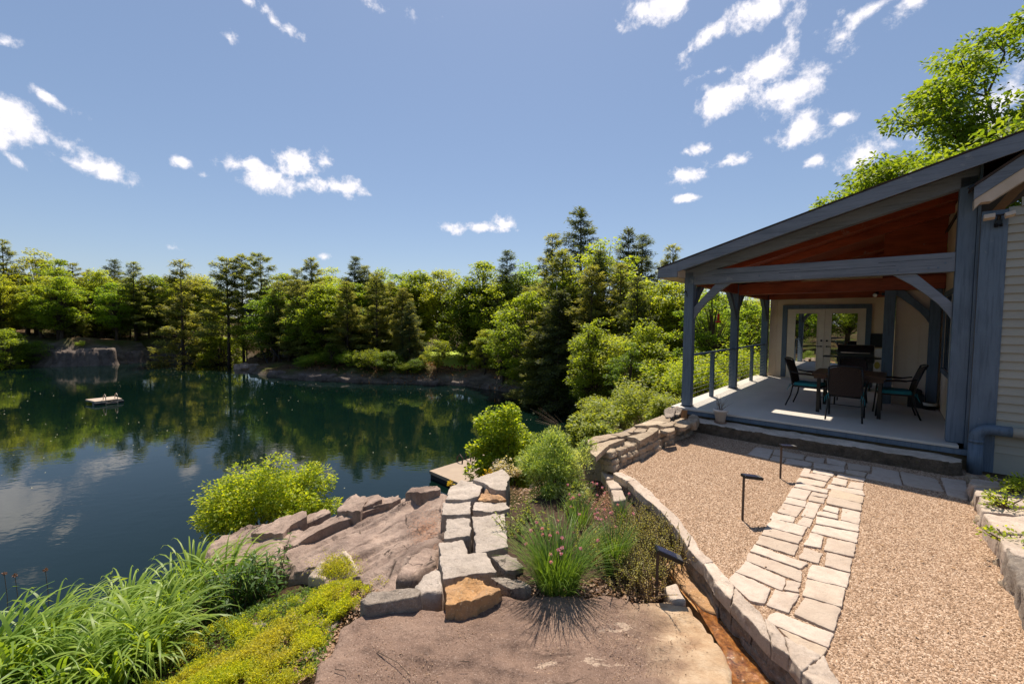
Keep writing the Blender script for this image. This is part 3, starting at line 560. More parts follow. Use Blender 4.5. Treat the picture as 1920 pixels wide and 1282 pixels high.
# granite blocks, outlines from the photo
GB = [  # (crop outline, z top, thickness, material, label, name)
 ([(60,330),(110,225),(185,175),(372,188),(330,300),(215,325)], -.10, .34, 'granite', 'large pale granite block at the far end of the double row', 'granite_block'),
 ([(285,165),(410,118),(520,82),(575,130),(550,250),(450,245),(378,195)], -.06, .34, 'granite', 'broad pale boulder behind the granite blocks, partly under the willow-leaved bush', 'boulder'),
 ([(390,228),(440,240),(550,328),(325,335)], -.12, .30, 'orange', 'triangular tan stone among the pale granite blocks', 'stone'),
 ([(45,352),(265,342),(260,440),(35,447)], -.13, .32, 'granite', 'small squarish granite block on the left, second row from the far end', 'granite_block'),
 ([(298,352),(560,347),(570,400),(440,428),(290,413)], -.14, .32, 'granite', 'shallow granite block right of the small squarish one, touching the flower bed', 'granite_block'),
 ([(75,482),(265,472),(265,622),(52,637)], -.12, .34, 'granite', 'square granite block with dark gap to its right, just beyond the notched block', 'granite_block'),
 ([(277,470),(540,432),(568,705),(400,742),(312,750)], -.13, .34, 'granite', 'largest plain granite block, beside the light green low plant', 'granite_block'),
 ([(10,682),(205,646),(250,760),(390,746),(475,905),(250,930),(48,968)], -.13, .36, 'granite', 'granite block with a square notch cut in its far edge', 'granite_block'),
 ([(430,775),(560,750),(700,860),(640,890),(545,900)], -.13, .26, 'granite2', 'pitted grey block between the notched block and the chives', 'granite_block'),
 ([(432,960),(520,942),(700,982),(760,1028),(590,1048)], -.13, .22, 'granite2', 'broken grey stone tucked behind the rust orange rock', 'stone'),
 ([(85,1010),(240,965),(360,960),(520,1048),(430,1085),(290,1128),(80,1170)], -.075, .30, 'orange', 'rust orange rough rock on the edge of the foreground slab', 'rock')]
for q, zt, th, m, lab, nm in GB:
    rock(nm, crop(q, 820, 860, 4.275, zt), zt, zt-th, MA[m], label=lab, cat=('granite block' if nm == 'granite_block' else nm), group='double row of granite blocks' if nm == 'granite_block' else None, n=110, rings=10, bev=.009, amp=.013 if m != 'orange' else .03, fs=6, edge=.02, under=.01)
rock('granite_block', [G(*p, -.055) for p in [(676,1124),(690,1110),(786,1098),(792,1110),(780,1120),(690,1134)]], -.055, -.36, MA['granite2'], label='separate dark-faced granite block at the upper left edge of the foreground slab', cat='granite block', n=60, rings=6, bev=.018, amp=.012, fs=6)
rock('stone', [G(*p, -.12) for p in [(776,1098),(800,1072),(826,1068),(830,1108),(786,1114)]], -.12, -.5, MA['granite'], label='pale wedge-shaped stone between the dark-faced block and the notched block', cat='stone', n=50, rings=6, bev=.03, amp=.015, fs=5)
rock('boulder', [G(*p, -.38) for p in [(742,1100),(760,1060),(800,1036),(822,1040),(822,1072),(790,1090),(770,1108)]], -.27, -.8, MA['outcrop'], label='rounded brown boulder left of the notched granite block', cat='boulder', n=50, rings=8, bev=.07, amp=.03, fs=3)
# the outcrop sloping to the lake
OC = [(372,1030),(400,1005),(440,985),(500,968),(560,962)]
f1 = pl(G(830,925,-.34), G(830,1080,-.34), G(600,1060,-.82))
def fr(px, py, f, it=18):                             # photo ray onto a sloping plane
    z = -.6
    for _ in range(it): p = G(px, py, z); z = .5*z+.5*f(p[0], p[1])
    return G(px, py, z)
o1 = [fr(*p, f1) for p in [(520,1040),(545,1010),(600,990),(660,962),(720,938),(770,930),(838,924),(845,1000),(828,1085),(800,1100),(740,1115),(690,1108),(650,1090),(600,1075),(540,1078)]]
rock('rock_outcrop', o1, lambda x, y: f1(x, y)+.03*math.tanh(10*fbm((x*.45-y*.9)*1.7, (x*.9+y*.45)*.5, 2.))+.014*math.tanh(12*fbm((x*.45-y*.9)*4, (x*.9+y*.45)*1.2, 7.)), -2.2, MA['outcrop'], label='broad sloping brown rock between the granite blocks and the lake', cat='rock outcrop', n=220, rings=50, bev=.07, amp=.055, fs=1.3, edge=.06)
f2 = pl(G(560,965,-.92), G(370,1040,-1.35), G(520,1060,-1.02))
o2 = [fr(*p, f2) for p in [(366,1046),(385,1020),(410,1000),(450,985),(520,975),(560,972),(575,990),(540,1020),(520,1060),(440,1080),(380,1075)]]
rock('rock_outcrop', o2, lambda x, y: f2(x, y)+.03*math.tanh(10*fbm((x*.45-y*.9)*1.7, (x*.9+y*.45)*.5, 5.)), -3.0, MA['outcrop'], label='smooth rounded rock below the yellow-green shrub, left end of the outcrop', cat='rock outcrop', n=150, rings=34, bev=.16, amp=.05, fs=1.5, edge=.05)
for (q, z, th, lab) in [([(470,1000),(480,990),(520,972),(575,955),(574,968),(545,985),(530,1000)], -.98, .10, 'thin layered ledge lying on the left part of the outcrop'),
                        ([(532,985),(570,968),(612,952),(620,960),(590,975),(545,998)], -.93, .09, 'narrow dark-edged ledge in the middle of the outcrop'),
                        ([(520,1028),(560,1000),(640,962),(738,933),(750,938),(690,958),(620,985),(555,1020)], -.78, .12, 'long raised strip of rock running across the outcrop'),
                        ([(632,958),(648,935),(668,926),(690,934),(676,958)], -.70, .20, 'rough dark broken rock at the crest of the outcrop'),
                        ([(660,936),(712,926),(716,936),(680,950),(662,948)], -.66, .16, 'pale square-edged rock beside the broken one on the crest'),
                        ([(712,934),(745,930),(752,934),(735,942),(700,950)], -.64, .08, 'small flat flake of rock on the crest of the outcrop'),
                        ([(760,922),(772,914),(822,910),(826,917),(790,924)], -.55, .20, 'speckled low boulder at the lake edge in front of the dock')]:
    fo = f2 if q[0][0] < 500 else f1; dz = {.10: .05, .09: .05, .12: .055, .20: .13, .16: .12, .08: .07}[th]
    fz = lambda x, y, fo=fo, dz=dz: fo(x, y)+dz
    rock('rock_ledge', [fr(*p, fz) for p in q], fz, -1.9, MA['outcrop'], label=lab, cat='rock', n=110, rings=6, bev=.012, amp=.02, fs=4, edge=.03, under=.07)
f3 = pl(G(575,1060,-.80), G(655,1030,-.56), G(640,1090,-.74))
rock('rock', [fr(*p, f3) for p in [(592,1058),(650,1025),(668,1050),(676,1090),(640,1100),(575,1080)]], f3, -1.3, MA['paver'], label='pointed pale rock with yellow-green stonecrop growing over it', cat='rock', n=60, rings=8, bev=.05, amp=.03, fs=3)
for q, z, lab in [([(600,1160),(625,1152),(640,1165),(620,1182),(598,1178)], -.56, 'fist-sized grey stone among the stonecrop left of the slab'),
                  ([(655,1128),(672,1120),(682,1140),(664,1150)], -.50, 'small grey stone touching the dark-faced granite block'),
                  ([(470,1165),(500,1160),(505,1172),(480,1178)], -.72, 'flat pinkish stone half buried in the stonecrop'),
                  ([(560,1212),(590,1205),(598,1222),(570,1232)], -.60, 'small pinkish stone close to the left edge of the slab')]:
    zz_ = tz(*G(*q[0], z)[:2])+.045; rock('small_stone', [G(*p, zz_) for p in q], zz_, zz_-.2, MA['granite2'], label=lab, cat='stone', n=36, rings=5, bev=.03, amp=.012, fs=8)
# ------------------------------------------------------------------ dry-stone wall left of the deck
dw = thing('dry_stone_wall', 'low dry-laid fieldstone wall with flat capstones running from the deck corner to the bush', 'stone wall', (G(1230,840)[0], G(1230,840)[1], 0))
def zc(px): return .30-.02*(1-(px-1100)/200)
for q in [[(165,680),(300,625),(490,592),(640,630),(330,708),(185,755)],[(205,795),(300,738),(610,662),(740,668),(500,752),(350,885),(300,938),(215,870)],[(505,587),(760,552),(828,590),(690,628)],
          [(742,545),(870,472),(905,490),(850,552)],[(875,528),(925,490),(1080,508),(1030,555),(860,548)],[(870,463),(1100,392),(1425,397),(1200,452),(1080,468)],
          [(765,620),(1050,560),(1105,487),(1245,492),(1228,530),(1130,600),(960,690),(900,650)],[(1215,455),(1440,402),(1500,422),(1450,470),(1330,488)],[(1082,385),(1300,302),(1420,360),(1398,393)],
          [(1445,440),(1560,372),(1800,372),(1640,482),(1562,488)],[(1255,515),(1350,497),(1478,482),(1478,530),(1380,560)]]:
    ch_rock(dw, 'capstone', crop(q, 1080, 740, 8, .29), .29+random.uniform(-.01, .01), .225, MA['wallstone'], n=60, rings=4, bev=.007, amp=.008, fs=7, edge=.016)
fb = [np.array(p[:2]) for p in wallbase]+[np.array(H(.35, -.62)[:2])]
ftop = [np.array(G(*p, .24)[:2]) for p in [(1118,862),(1136,848),(1172,832),(1222,812),(1265,800),(1300,790)]]+[np.array(H(.38, -.5)[:2])]
for row in range(3):
    z0 = row*.085-.02; z1 = z0+.08; t = random.uniform(0, .1)
    segs = []; tot = 0
    for k in range(len(fb)-1):
        L = np.linalg.norm(fb[k+1]-fb[k]); m = max(1, int(L/random.uniform(.13, .2)))
        for s in range(m):
            off = random.uniform(-.02, .02)
            a0 = fb[k]+(fb[k+1]-fb[k])*((s+.04)/m); a1 = fb[k]+(fb[k+1]-fb[k])*((s+.96)/m)
            nrm = np.array([-(a1-a0)[1], (a1-a0)[0]]); nrm /= np.linalg.norm(nrm)
            a0 = a0+nrm*(off+row*.02); a1 = a1+nrm*(off+row*.02); jit = random.uniform(-.012, .012)
            ch_rock(dw, 'wall_stone', [tuple(a0), tuple(a1), tuple(a1+nrm*.22), tuple(a0+nrm*.22)], z1+jit, z0+jit*.3, MA['wallstone'], n=28, rings=2, bev=.025, amp=.014, fs=9, edge=.012)
core = [tuple(p-dw_ for p, dw_ in zip(q, (dw.location.x, dw.location.y))) for q in [fb[k]+np.array([-.06, .08]) for k in range(len(fb))]]
back = [G(*p, .25) for p in [(1255,770),(1210,785),(1170,802),(1120,822),(1098,832)]]
core += [(p[0]-dw.location.x, p[1]-dw.location.y) for p in back]
mb = MB(); mb.add([(x, y, -.6) for x, y in core]+[(x, y, .20) for x, y in core], [tuple(range(len(core), 2*len(core)))]+[(i, (i+1) % len(core), len(core)+(i+1) % len(core), len(core)+i) for i in range(len(core))])
mb.build('rubble_core', MA['granite2'], dw)
for q, z, h, lab, nm, m in [([(1245,772),(1256,764),(1270,770),(1262,781),(1248,782)], .31, .12, 'pyramid-shaped pale rock standing on the dry-stone wall', 'rock', 'granite2'),
                      ([(1261,766),(1272,764),(1281,770),(1272,778),(1262,776)], .31, .10, 'lumpy grey rock on the wall beside the pyramid-shaped one', 'rock', 'granite2')]:
    c = np.mean([G(*p, z)[:2] for p in q], axis=0)
    peak = lambda x, y, c=c, z=z, h=h: z+h*max(0, 1-np.hypot(x-c[0], y-c[1])/.17)
    rock(nm, [G(*p, z) for p in q], peak, z-.03, MA[m], label=lab, cat='rock', n=30, rings=7, bev=.01, amp=.01, fs=8)
c = G(1283,783,.27); mb = MB(); mb.tube([(0,0,0),(0,0,.06),(.004,0,.14)], [.055,.05,.052], 12)
for v_ in range(len(mb.v)): x, y, z = mb.v[v_]; mb.v[v_] = (x*(1+.15*fbm(x*20,y*20,z*5)), y*(1+.15*fbm(y*20,x*20,z*5)), z)
o = mb.build('log_end', simple('split_orange_wood', (.42, .20, .08), (.22, .10, .04), 20, .85, .6, 50, (1, 1, .1))); o.location = c; tag(o, 'short upright piece of orange-brown split log at the deck corner', 'log')
rock('rock', [G(*p, .27) for p in [(1290,783),(1300,778),(1312,784),(1306,796),(1292,794)]], .30, .17, MA['wallstone'], label='dark rough rock between the log piece and the flower pot', cat='rock', n=30, rings=5, bev=.03, amp=.02, fs=8)
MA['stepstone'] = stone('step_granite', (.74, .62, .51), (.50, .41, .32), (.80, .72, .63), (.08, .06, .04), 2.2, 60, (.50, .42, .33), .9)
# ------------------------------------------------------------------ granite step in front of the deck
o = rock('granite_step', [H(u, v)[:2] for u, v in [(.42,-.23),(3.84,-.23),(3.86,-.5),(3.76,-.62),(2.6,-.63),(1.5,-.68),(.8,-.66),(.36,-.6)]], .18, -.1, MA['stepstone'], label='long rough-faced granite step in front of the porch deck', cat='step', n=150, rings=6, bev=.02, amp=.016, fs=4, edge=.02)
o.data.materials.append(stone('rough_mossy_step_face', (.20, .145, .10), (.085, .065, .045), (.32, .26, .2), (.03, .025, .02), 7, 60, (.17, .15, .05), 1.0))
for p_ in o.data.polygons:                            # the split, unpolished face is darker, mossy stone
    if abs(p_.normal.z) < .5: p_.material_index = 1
# ------------------------------------------------------------------ retaining wall at the right
rwl = thing('retaining_wall', 'low wall of pale granite blocks along the right edge of the gravel', 'stone wall', (4.4, 4.2, 0))
RC = [([(280,485),(530,510),(900,545),(900,580),(545,555),(280,525)], .20),([(300,545),(550,570),(900,605),(900,655),(560,612),(320,600)], .17),([(335,605),(560,615),(900,650),(900,720),(620,672),(350,650)], .20),([(347,662),(620,690),(900,720),(900,790),(640,740),(360,700)], .18),
      ([(360,715),(641,742),(900,770),(900,905),(641,862),(465,838)], .22),([(472,848),(641,872),(900,910),(900,1060),(641,1010),(500,960)], .20)]
for q, z in RC:
    ch_rock(rwl, 'wall_block', crop(q, 1740, 760, 3.56, z), z, -.05, MA['paver'], n=60, rings=6, bev=.02, amp=.014, fs=5, edge=.015)
for q, z in [([(1884,1025),(1960,1040),(2060,1090),(2000,1130),(1908,1090)], .20),([(1912,1098),(1990,1130),(2090,1180),(2080,1250),(1945,1180)], .2),([(1950,1192),(2080,1250),(2200,1400),(2040,1330)], .2)]:
    ch_rock(rwl, 'wall_block', [G(*p, z) for p in q], z, -.05, MA['granite2'], n=60, rings=6, bev=.025, amp=.025, fs=5, edge=.02)
for q in [(1822,905),(1832,930),(1838,950),(1850,985),(1868,1020),(1885,1060),(1905,1105)]:
    c = G(*q); mb = MB(); s = random.uniform(.06, .1)
    ch_rock(rwl, 'chink_stone', [(c[0]+s*math.cos(a)*1.1, c[1]+s*math.sin(a)*.9) for a in np.linspace(0, 6.28, 7)[:-1]], random.uniform(.05, .12), -.04, MA['wallstone'], n=24, rings=3, bev=.02, amp=.015, fs=9)
# soil of the flower bed and terrace right
bed = [G(*p, -.20) for p in [(940,960),(1010,930),(1110,900),(1150,900),(1200,940),(1250,985),(1290,1040),(1245,1060),(1240,1125),(1130,1125),(1000,1125),(950,1060)]]
mb = MB(); mb.add(*rock_mesh(bed, -.20, -.42, n=80, rings=12, bev=.02, amp=.03, fs=5, seed=2))
tag(mb.build('flower_bed_soil', MA['soil'], None, True), None, None, None, 'structure')
tp = [G(*p, .12)[:2] for p in [(1862,898),(1930,905),(2100,935),(2300,1000),(2400,1300),(2150,1300),(2040,1120),(1960,1010),(1905,950)]]
mb = MB(); mb.add(*rock_mesh(tp, .12, -.42, n=80, rings=10, bev=.05, amp=.03, fs=3, seed=2))
tag(mb.build('terrace_soil', MA['soil'], None, True), None, None, None, 'structure')
# ------------------------------------------------------------------ the house (local axes u, v, z)
house = thing('house', 'grey-blue timber porch and pale clapboard house with red ceiling boards', 'house', (OX, OY, 0), YAW)
def hb(name, a, b, m, bevel=.006, par=house):
    mb = MB(); mb.box(a, b); return mb.build(name, MA[m], par, False, bevel)
# deck and foundation
d = hb('deck_floor', (-.14, -.20, .29), (3.84, 7.0, .33), 'deck', .006)
mb = MB(); mb.box((-.12, -.19, .21), (3.93, -.15, .285)); mb.box((-.12, -.15, .21), (-.08, 7.0, .285)); mb.build('deck_fascia', MA['blue'], house, False, .004)
mb = MB(); mb.box((-.02, -.12, -.35), (3.93, 0, .205)); mb.box((-.02, 0, -1.6), (.2, 7.0, .205)); mb.build('foundation', MA['concrete'], house)
# posts
def post(u0, u1, v0, v1, z0, z1, m='blue'): return hb('post', (u0, v0, z0), (u1, v1, z1), m, .008)
post(.0, .17, -.03, .14, .334, 2.98); post(.0, .17, 3.24, 3.40, .334, 2.98); post(-.02, .16, 6.78, 6.97, .334, 2.98)
post(3.72, 3.90, -.03, .15, .334, 4.02)
mb = MB(); mb.box((3.902, -.06, .05), (3.93, .1, 4.2)); mb.build('trim_board', MA['blue'], house)
post(2.95, 3.13, 3.22, 3.40, .334, 2.70); post(3.64, 3.80, 3.24, 3.40, .334, 2.70)
for u, v in ((.085, .055), (.085, 3.32), (.07, 6.88)): mb = MB(); mb.box((u-.10, v-.10, .331), (u+.10, v+.10, .345)); mb.build('post_foot', MA['black'], house)
# beams
def beam(name, a, b, m):
    return hb(name, a, b, m, .008)
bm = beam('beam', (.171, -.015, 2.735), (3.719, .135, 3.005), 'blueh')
mb = MB()
for k, (z, u0, u1) in enumerate(((2.90, .5, 1.9), (2.86, 1.6, 3.1), (2.92, 2.9, 3.68))): mb.box((u0, -.0158, z), (u1, -.013, z+.006))
mb.build('crack', MA['dark'], bm)
mb = MB()
for u, z in ((.27, 2.80), (.22, 2.83), (.60, 2.79), (1.3, 2.83), (2.9, 2.78), (3.12, 2.79), (3.45, 2.80), (3.62, 2.86), (3.55, 2.8)):
    mb.tube([(u, -.022, z), (u, -.01, z)], .014, 8)
mb.build('peg', MA['blue'], bm)
beam('beam', (.171, 3.25, 2.702), (3.84, 3.39, 2.965), 'red'); beam('beam', (.165, 6.80, 2.74), (2.95, 6.93, 3.0), 'red')
for v0, v1 in ((.145, 3.235), (3.405, 6.775)): beam('plate_beam', (.01, v0, 2.74), (.155, v1, 2.975), 'red')
def brace(pts, axis, a, b, m='blueh'):
    mb = MB(); mb.prism(pts, axis, a, b); return mb.build('brace', MA[m], house, False, .006)
def arc(x0, x1, s):                                   # knee brace between post face x0 and the beam underside z=2.735
    L = [(0, 2.06), (.05, 2.15), (.14, 2.28), (.27, 2.42), (.44, 2.58), (.56, 2.67), (.645, 2.733), (.39, 2.733), (0, 2.30)]
    L = [(x0+s*a, b) for a, b in L]; return L if s > 0 else L[::-1]
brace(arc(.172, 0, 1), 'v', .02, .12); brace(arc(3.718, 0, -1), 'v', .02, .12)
brace([(a, b-.035) for a, b in arc(3.638, 0, -1)], 'v', 3.27, 3.37, 'blue')
brace([(a, b-.002) for a, b in arc(.142, 0, 1)], 'u', .04, .13, 'blue'); brace([(a, b-.002) for a, b in arc(3.238, 0, -1)], 'u', .04, .13, 'blue'); brace([(a, b-.002) for a, b in arc(3.402, 0, 1)], 'u', .04, .13, 'blue'); brace([(a, b-.002) for a, b in arc(6.778, 0, -1)], 'u', .04, .13, 'blue')
# roof: slab rising with u, with two skylight openings
def zr(u): return 3.115+.291*u
roof = thing('porch_roof', None, None); roof.parent = house
us = [-.36, .62, 1.50, 4.75]; vs = [-.40, 1.52, 1.96, 5.28, 5.68, 7.35]
def slab(name, m, t0, t1, u0=None, u1=None, v0=None, v1=None, open_=True, bev=0):
    mb = MB(); U = list(us); Vs = list(vs)
    if u0 is not None: U[0] = u0
    if u1 is not None: U[-1] = u1
    if v0 is not None: Vs[0] = v0
    if v1 is not None: Vs[-1] = v1
    for i in range(3):
        for j in range(5):
            if open_ and i == 1 and j in (1, 3): continue
            a, b, c, d = U[i], U[i+1], Vs[j], Vs[j+1]
            mb.add([(a,c,zr(a)+t0),(b,c,zr(b)+t0),(b,d,zr(b)+t0),(a,d,zr(a)+t0),(a,c,zr(a)+t1),(b,c,zr(b)+t1),(b,d,zr(b)+t1),(a,d,zr(a)+t1)],
                   [(0,3,2,1),(4,5,6,7),(0,1,5,4),(1,2,6,5),(2,3,7,6),(3,0,4,7)])
    return mb.build(name, MA[m], roof)
slab('shingles', 'shingle', .035, .055, -.40, None, -.44)
slab('sheathing', 'dark', -.03, .034, -.355, None, -.395)
slab('ceiling_boards', 'red', -.075, -.031, .0, None, -.02)
mb = MB(); a, b = -.355, 4.75                          # grey soffit of the front overhang
mb.add([(a,-.36,zr(a)-.10),(b,-.36,zr(b)-.10),(b,-.025,zr(b)-.10),(a,-.025,zr(a)-.10),(a,-.36,zr(a)-.035),(b,-.36,zr(b)-.035),(b,-.025,zr(b)-.035),(a,-.025,zr(a)-.035)], [(0,3,2,1),(4,5,6,7),(0,1,5,4),(1,2,6,5),(2,3,7,6),(3,0,4,7)])
mb.build('soffit', MA['blue'], roof)
mb = MB()                                             # ribs of ceiling planks
for k in range(34):
    v = .15+k*.2
    if v > 7: break
    mb.add([(.0,v,zr(0)-.079),(4.3,v,zr(4.3)-.079),(4.3,v+.007,zr(4.3)-.079),(0,v+.007,zr(0)-.079)], [(0,3,2,1)])
mb.build('board_joint', MA['dark'], roof)
def rake(u0, u1, v0, v1, ta, tb, name, m, par):       # board following the slope between roof offsets ta..tb
    mb = MB(); mb.add([(u0,v0,zr(u0)+tb),(u1,v0,zr(u1)+tb*1.25),(u1,v1,zr(u1)+tb*1.25),(u0,v1,zr(u0)+tb),(u0,v0,zr(u0)+ta),(u1,v0,zr(u1)+ta),(u1,v1,zr(u1)+ta),(u0,v1,zr(u0)+ta)],
        [(0,3,2,1),(4,5,6,7),(0,1,5,4),(1,2,6,5),(2,3,7,6),(3,0,4,7)]); return mb.build(name, MA[m], par, False, .004)
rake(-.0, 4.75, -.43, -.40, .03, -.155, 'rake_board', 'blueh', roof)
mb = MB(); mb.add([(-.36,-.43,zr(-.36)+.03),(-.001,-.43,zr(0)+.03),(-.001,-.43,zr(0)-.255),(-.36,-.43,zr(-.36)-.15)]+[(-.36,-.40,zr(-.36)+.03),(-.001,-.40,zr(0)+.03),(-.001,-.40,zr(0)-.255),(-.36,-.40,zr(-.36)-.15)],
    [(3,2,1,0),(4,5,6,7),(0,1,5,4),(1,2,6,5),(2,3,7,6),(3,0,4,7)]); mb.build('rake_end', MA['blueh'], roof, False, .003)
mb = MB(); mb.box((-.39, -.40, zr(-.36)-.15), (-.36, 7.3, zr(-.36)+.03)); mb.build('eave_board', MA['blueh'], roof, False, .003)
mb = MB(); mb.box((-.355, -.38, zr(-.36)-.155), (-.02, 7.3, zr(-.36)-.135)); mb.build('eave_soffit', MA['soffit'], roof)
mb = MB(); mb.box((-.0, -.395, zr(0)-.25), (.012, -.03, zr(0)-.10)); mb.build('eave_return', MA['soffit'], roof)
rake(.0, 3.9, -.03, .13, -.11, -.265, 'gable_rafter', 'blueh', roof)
for v in (1.05, 2.3, 4.35, 6.1):
    rake(.05, 3.85, v, v+.10, -.076, -.20, 'rafter', 'red', roof)
for v0, v1 in ((1.49, 1.99), (5.25, 5.71)):           # skylight kerbs
    mb = MB()
    for (a, b, c, d) in ((.60, 1.52, v0, v0+.03), (.60, 1.52, v1-.03, v1), (.60, .62, v0+.03, v1-.03), (1.50, 1.52, v0+.03, v1-.03)):
        mb.add([(a,c,zr(a)+.056),(b,c,zr(b)+.056),(b,d,zr(b)+.056),(a,d,zr(a)+.056),(a,c,zr(a)+.12),(b,c,zr(b)+.12),(b,d,zr(b)+.12),(a,d,zr(a)+.12)], [(0,3,2,1),(4,5,6,7),(0,1,5,4),(1,2,6,5),(2,3,7,6),(3,0,4,7)])
    mb.build('skylight_frame', MA['black'], roof)
# walls of vertical boards
def boards_v(name, u0, u1, v, z0, ztop, facing=-1, w=.2, par=house, skip=None):
    mb = MB(); u = u0
    mb.prism([(u0, z0), (u1, z0), (u1, ztop(u1)), (u0, ztop(u0))], 'v', v+.012, v+.06)
    while u < u1-.01:
        e = min(u+w, u1)
        segs = [(z0, None)]
        if skip and u < skip[1] and e > skip[0]: segs = [(skip[2], None)]
        for (s, _) in segs: mb.prism([(u+.005, s), (e-.005, s), (e-.005, ztop(e)), (u+.005, ztop(u))], 'v', v, v+.012)
        u = e
    return mb.build(name, MA['beige'], par)
boards_v('back_wall', .17, 2.98, 7.02, .33, lambda u: zr(u)-.08, skip=(.55, 2.60, 2.57))
boards_v('inner_wall', 3.135, 3.84, 3.42, .33, lambda u: 2.8, w=.19)
mb = MB(); mb.prism([(.17, 2.801), (3.84, 2.801), (3.84, zr(3.84)-.08), (2.9, zr(2.9)-.08), (2.9, 2.97), (.17, 2.97)], 'v', 3.392, 3.47); mb.build('gable_infill', MA['red'], house)
mb = MB(); mb.box((2.99, 3.48, .33), (3.05, 7.02, 4.0)); mb.build('side_wall', MA['beige'], house)
WV0, WV1, WZ0, WZ1 = .75, 3.02, 1.17, 2.52
mb = MB()
for (a, b, z0, z1) in ((.0, WV0, .33, 4.1), (WV1, 3.42, .33, 4.1), (WV0, WV1, .33, WZ0), (WV0, WV1, WZ1, 4.1)): mb.box((3.845, a, z0), (3.899, b, z1))
mb.build('right_wall', MA['beige'], house)
win = MB()
for (a, b, z0, z1) in ((WV0-.09, WV0, WZ0-.09, WZ1+.09), (WV1, WV1+.09, WZ0-.09, WZ1+.09), (WV0, WV1, WZ0-.09, WZ0), (WV0, WV1, WZ1, WZ1+.09)): win.box((3.82, a, z0), (3.846, b, z1))
win = win.build('window', MA['blue'], house, False, .003)
mb = MB(); mb.box((3.85, WV0, WZ0), (3.862, (WV0+WV1)/2-.03, WZ1)); mb.box((3.85, (WV0+WV1)/2+.03, WZ0), (3.862, WV1, WZ1))
def glass_mat():
    t = MT('dark_mirror_glass'); t.col((.02, .022, .02)); t.rough(.01, 1.0); t.b.inputs['IOR'].default_value = 3.2; return t.m
MA['glass'] = glass_mat(); mb.build('pane', MA['glass'], win)
mb = MB(); mb.box((3.84, (WV0+WV1)/2-.03, WZ0), (3.868, (WV0+WV1)/2+.03, WZ1)); mb.build('mullion', MA['white'], win)
# double french door
fr_ = MB()
for (a, b, z0, z1) in ((.52, .65, .334, 2.57), (2.53, 2.655, .334, 2.57), (.65, 2.53, 2.445, 2.57)): fr_.box((a, 6.97, z0), (b, 7.015, z1))
fr_.build('door_trim', MA['blue'], house, False, .004)
for (u0, u1, g0, g1, hx) in ((.655, 1.593, .845, 1.43, 1.53), (1.603, 2.525, 1.74, 2.37, 1.665)):
    mb = MB()
    for (a, b, z0, z1) in ((u0, g0, .345, 2.44), (g1, u1, .345, 2.44), (g0, g1, .345, .55), (g0, g1, 2.325, 2.44)): mb.box((a, 6.985, z0), (b, 7.018, z1))
    dr = mb.build('french_door', MA['trimwhite'], house)
    mb = MB()
    for (a, b, z0, z1) in ((g0, g0+.02, .55, 2.325), (g1-.02, g1, .55, 2.325), (g0+.02, g1-.02, .55, .57), (g0+.02, g1-.02, 2.305, 2.325)): mb.box((a, 6.975, z0), (b, 6.99, z1))
    mb.build('glazing_bead', MA['trimwhite'], dr)
    mb = MB(); mb.box((g0, 6.995, .55), (g1, 7.005, 2.325)); mb.build('pane', MA['glass'], dr)
    mb = MB(); mb.tube([(hx, 6.985, 1.33), (hx, 6.94, 1.33)], .022, 10); mb.tube([(hx, 6.945, 1.33), (hx+(-.1 if hx < 1.6 else .1), 6.94, 1.33)], .011, 8); mb.build('handle', MA['black'], dr)
    mb = MB(); mb.tube([(hx, 6.985, 1.50), (hx, 6.955, 1.50)], .027, 12); mb.build('deadbolt', MA['black'], dr)
mb = MB(); mb.box((.65, 6.95, .331), (2.53, 6.984, .345)); mb.build('door_sill', MA['trimwhite'], house)
# railing
rl = thing('railing', None, None); rl.parent = house
mb = MB(); mb.box((.045, .142, 1.325), (.125, 3.238, 1.36)); mb.box((.045, 3.402, 1.325), (.125, 6.778, 1.36)); mb.build('top_rail', MA['blue'], rl, False, .006)
for v in (1.57, 5.2): mb = MB(); mb.box((.05, v-.04, .332), (.13, v+.04, 1.324)); mb.build('baluster', MA['blue'], rl, False, .004)
for k in range(9):
    z = .45+k*.095
    for a, b in ((.14, 3.24), (3.40, 6.78)): mb = MB(); mb.tube([(.09, a, z), (.09, b, z)], .0035, 6); mb.build('cable', MA['steel'], rl)
mb = MB()
for k in range(9): mb.tube([(.165, 6.85, .45+k*.095), (.175, 6.85, .45+k*.095)], .012, 8)
mb.build('cable_fitting', MA['white'], rl)
# wall lamp on the far inner post, and hook on the front post
mb = MB(); mb.box((2.90, 3.285, 2.60), (2.949, 3.335, 2.66)); mb.tube([(2.91, 3.3, 2.63), (2.84, 3.27, 2.64)], .012, 8); mb.tube([(2.83, 3.29, 2.665), (2.80, 3.22, 2.61)], [.028, .045], 12)
wl = mb.build('wall_lamp', MA['black'], house); mb = MB(); mb.tube([(2.80, 3.219, 2.609), (2.794, 3.205, 2.599)], .038, 12); mb.build('lens', MA['white'], wl)
mb = MB(); mb.tube([(.02, -.031, 2.60), (.03, -.06, 2.62), (.055, -.065, 2.60), (.06, -.05, 2.55), (.062, -.045, 2.50)], .007, 6); mb.build('hook', MA['black'], house)
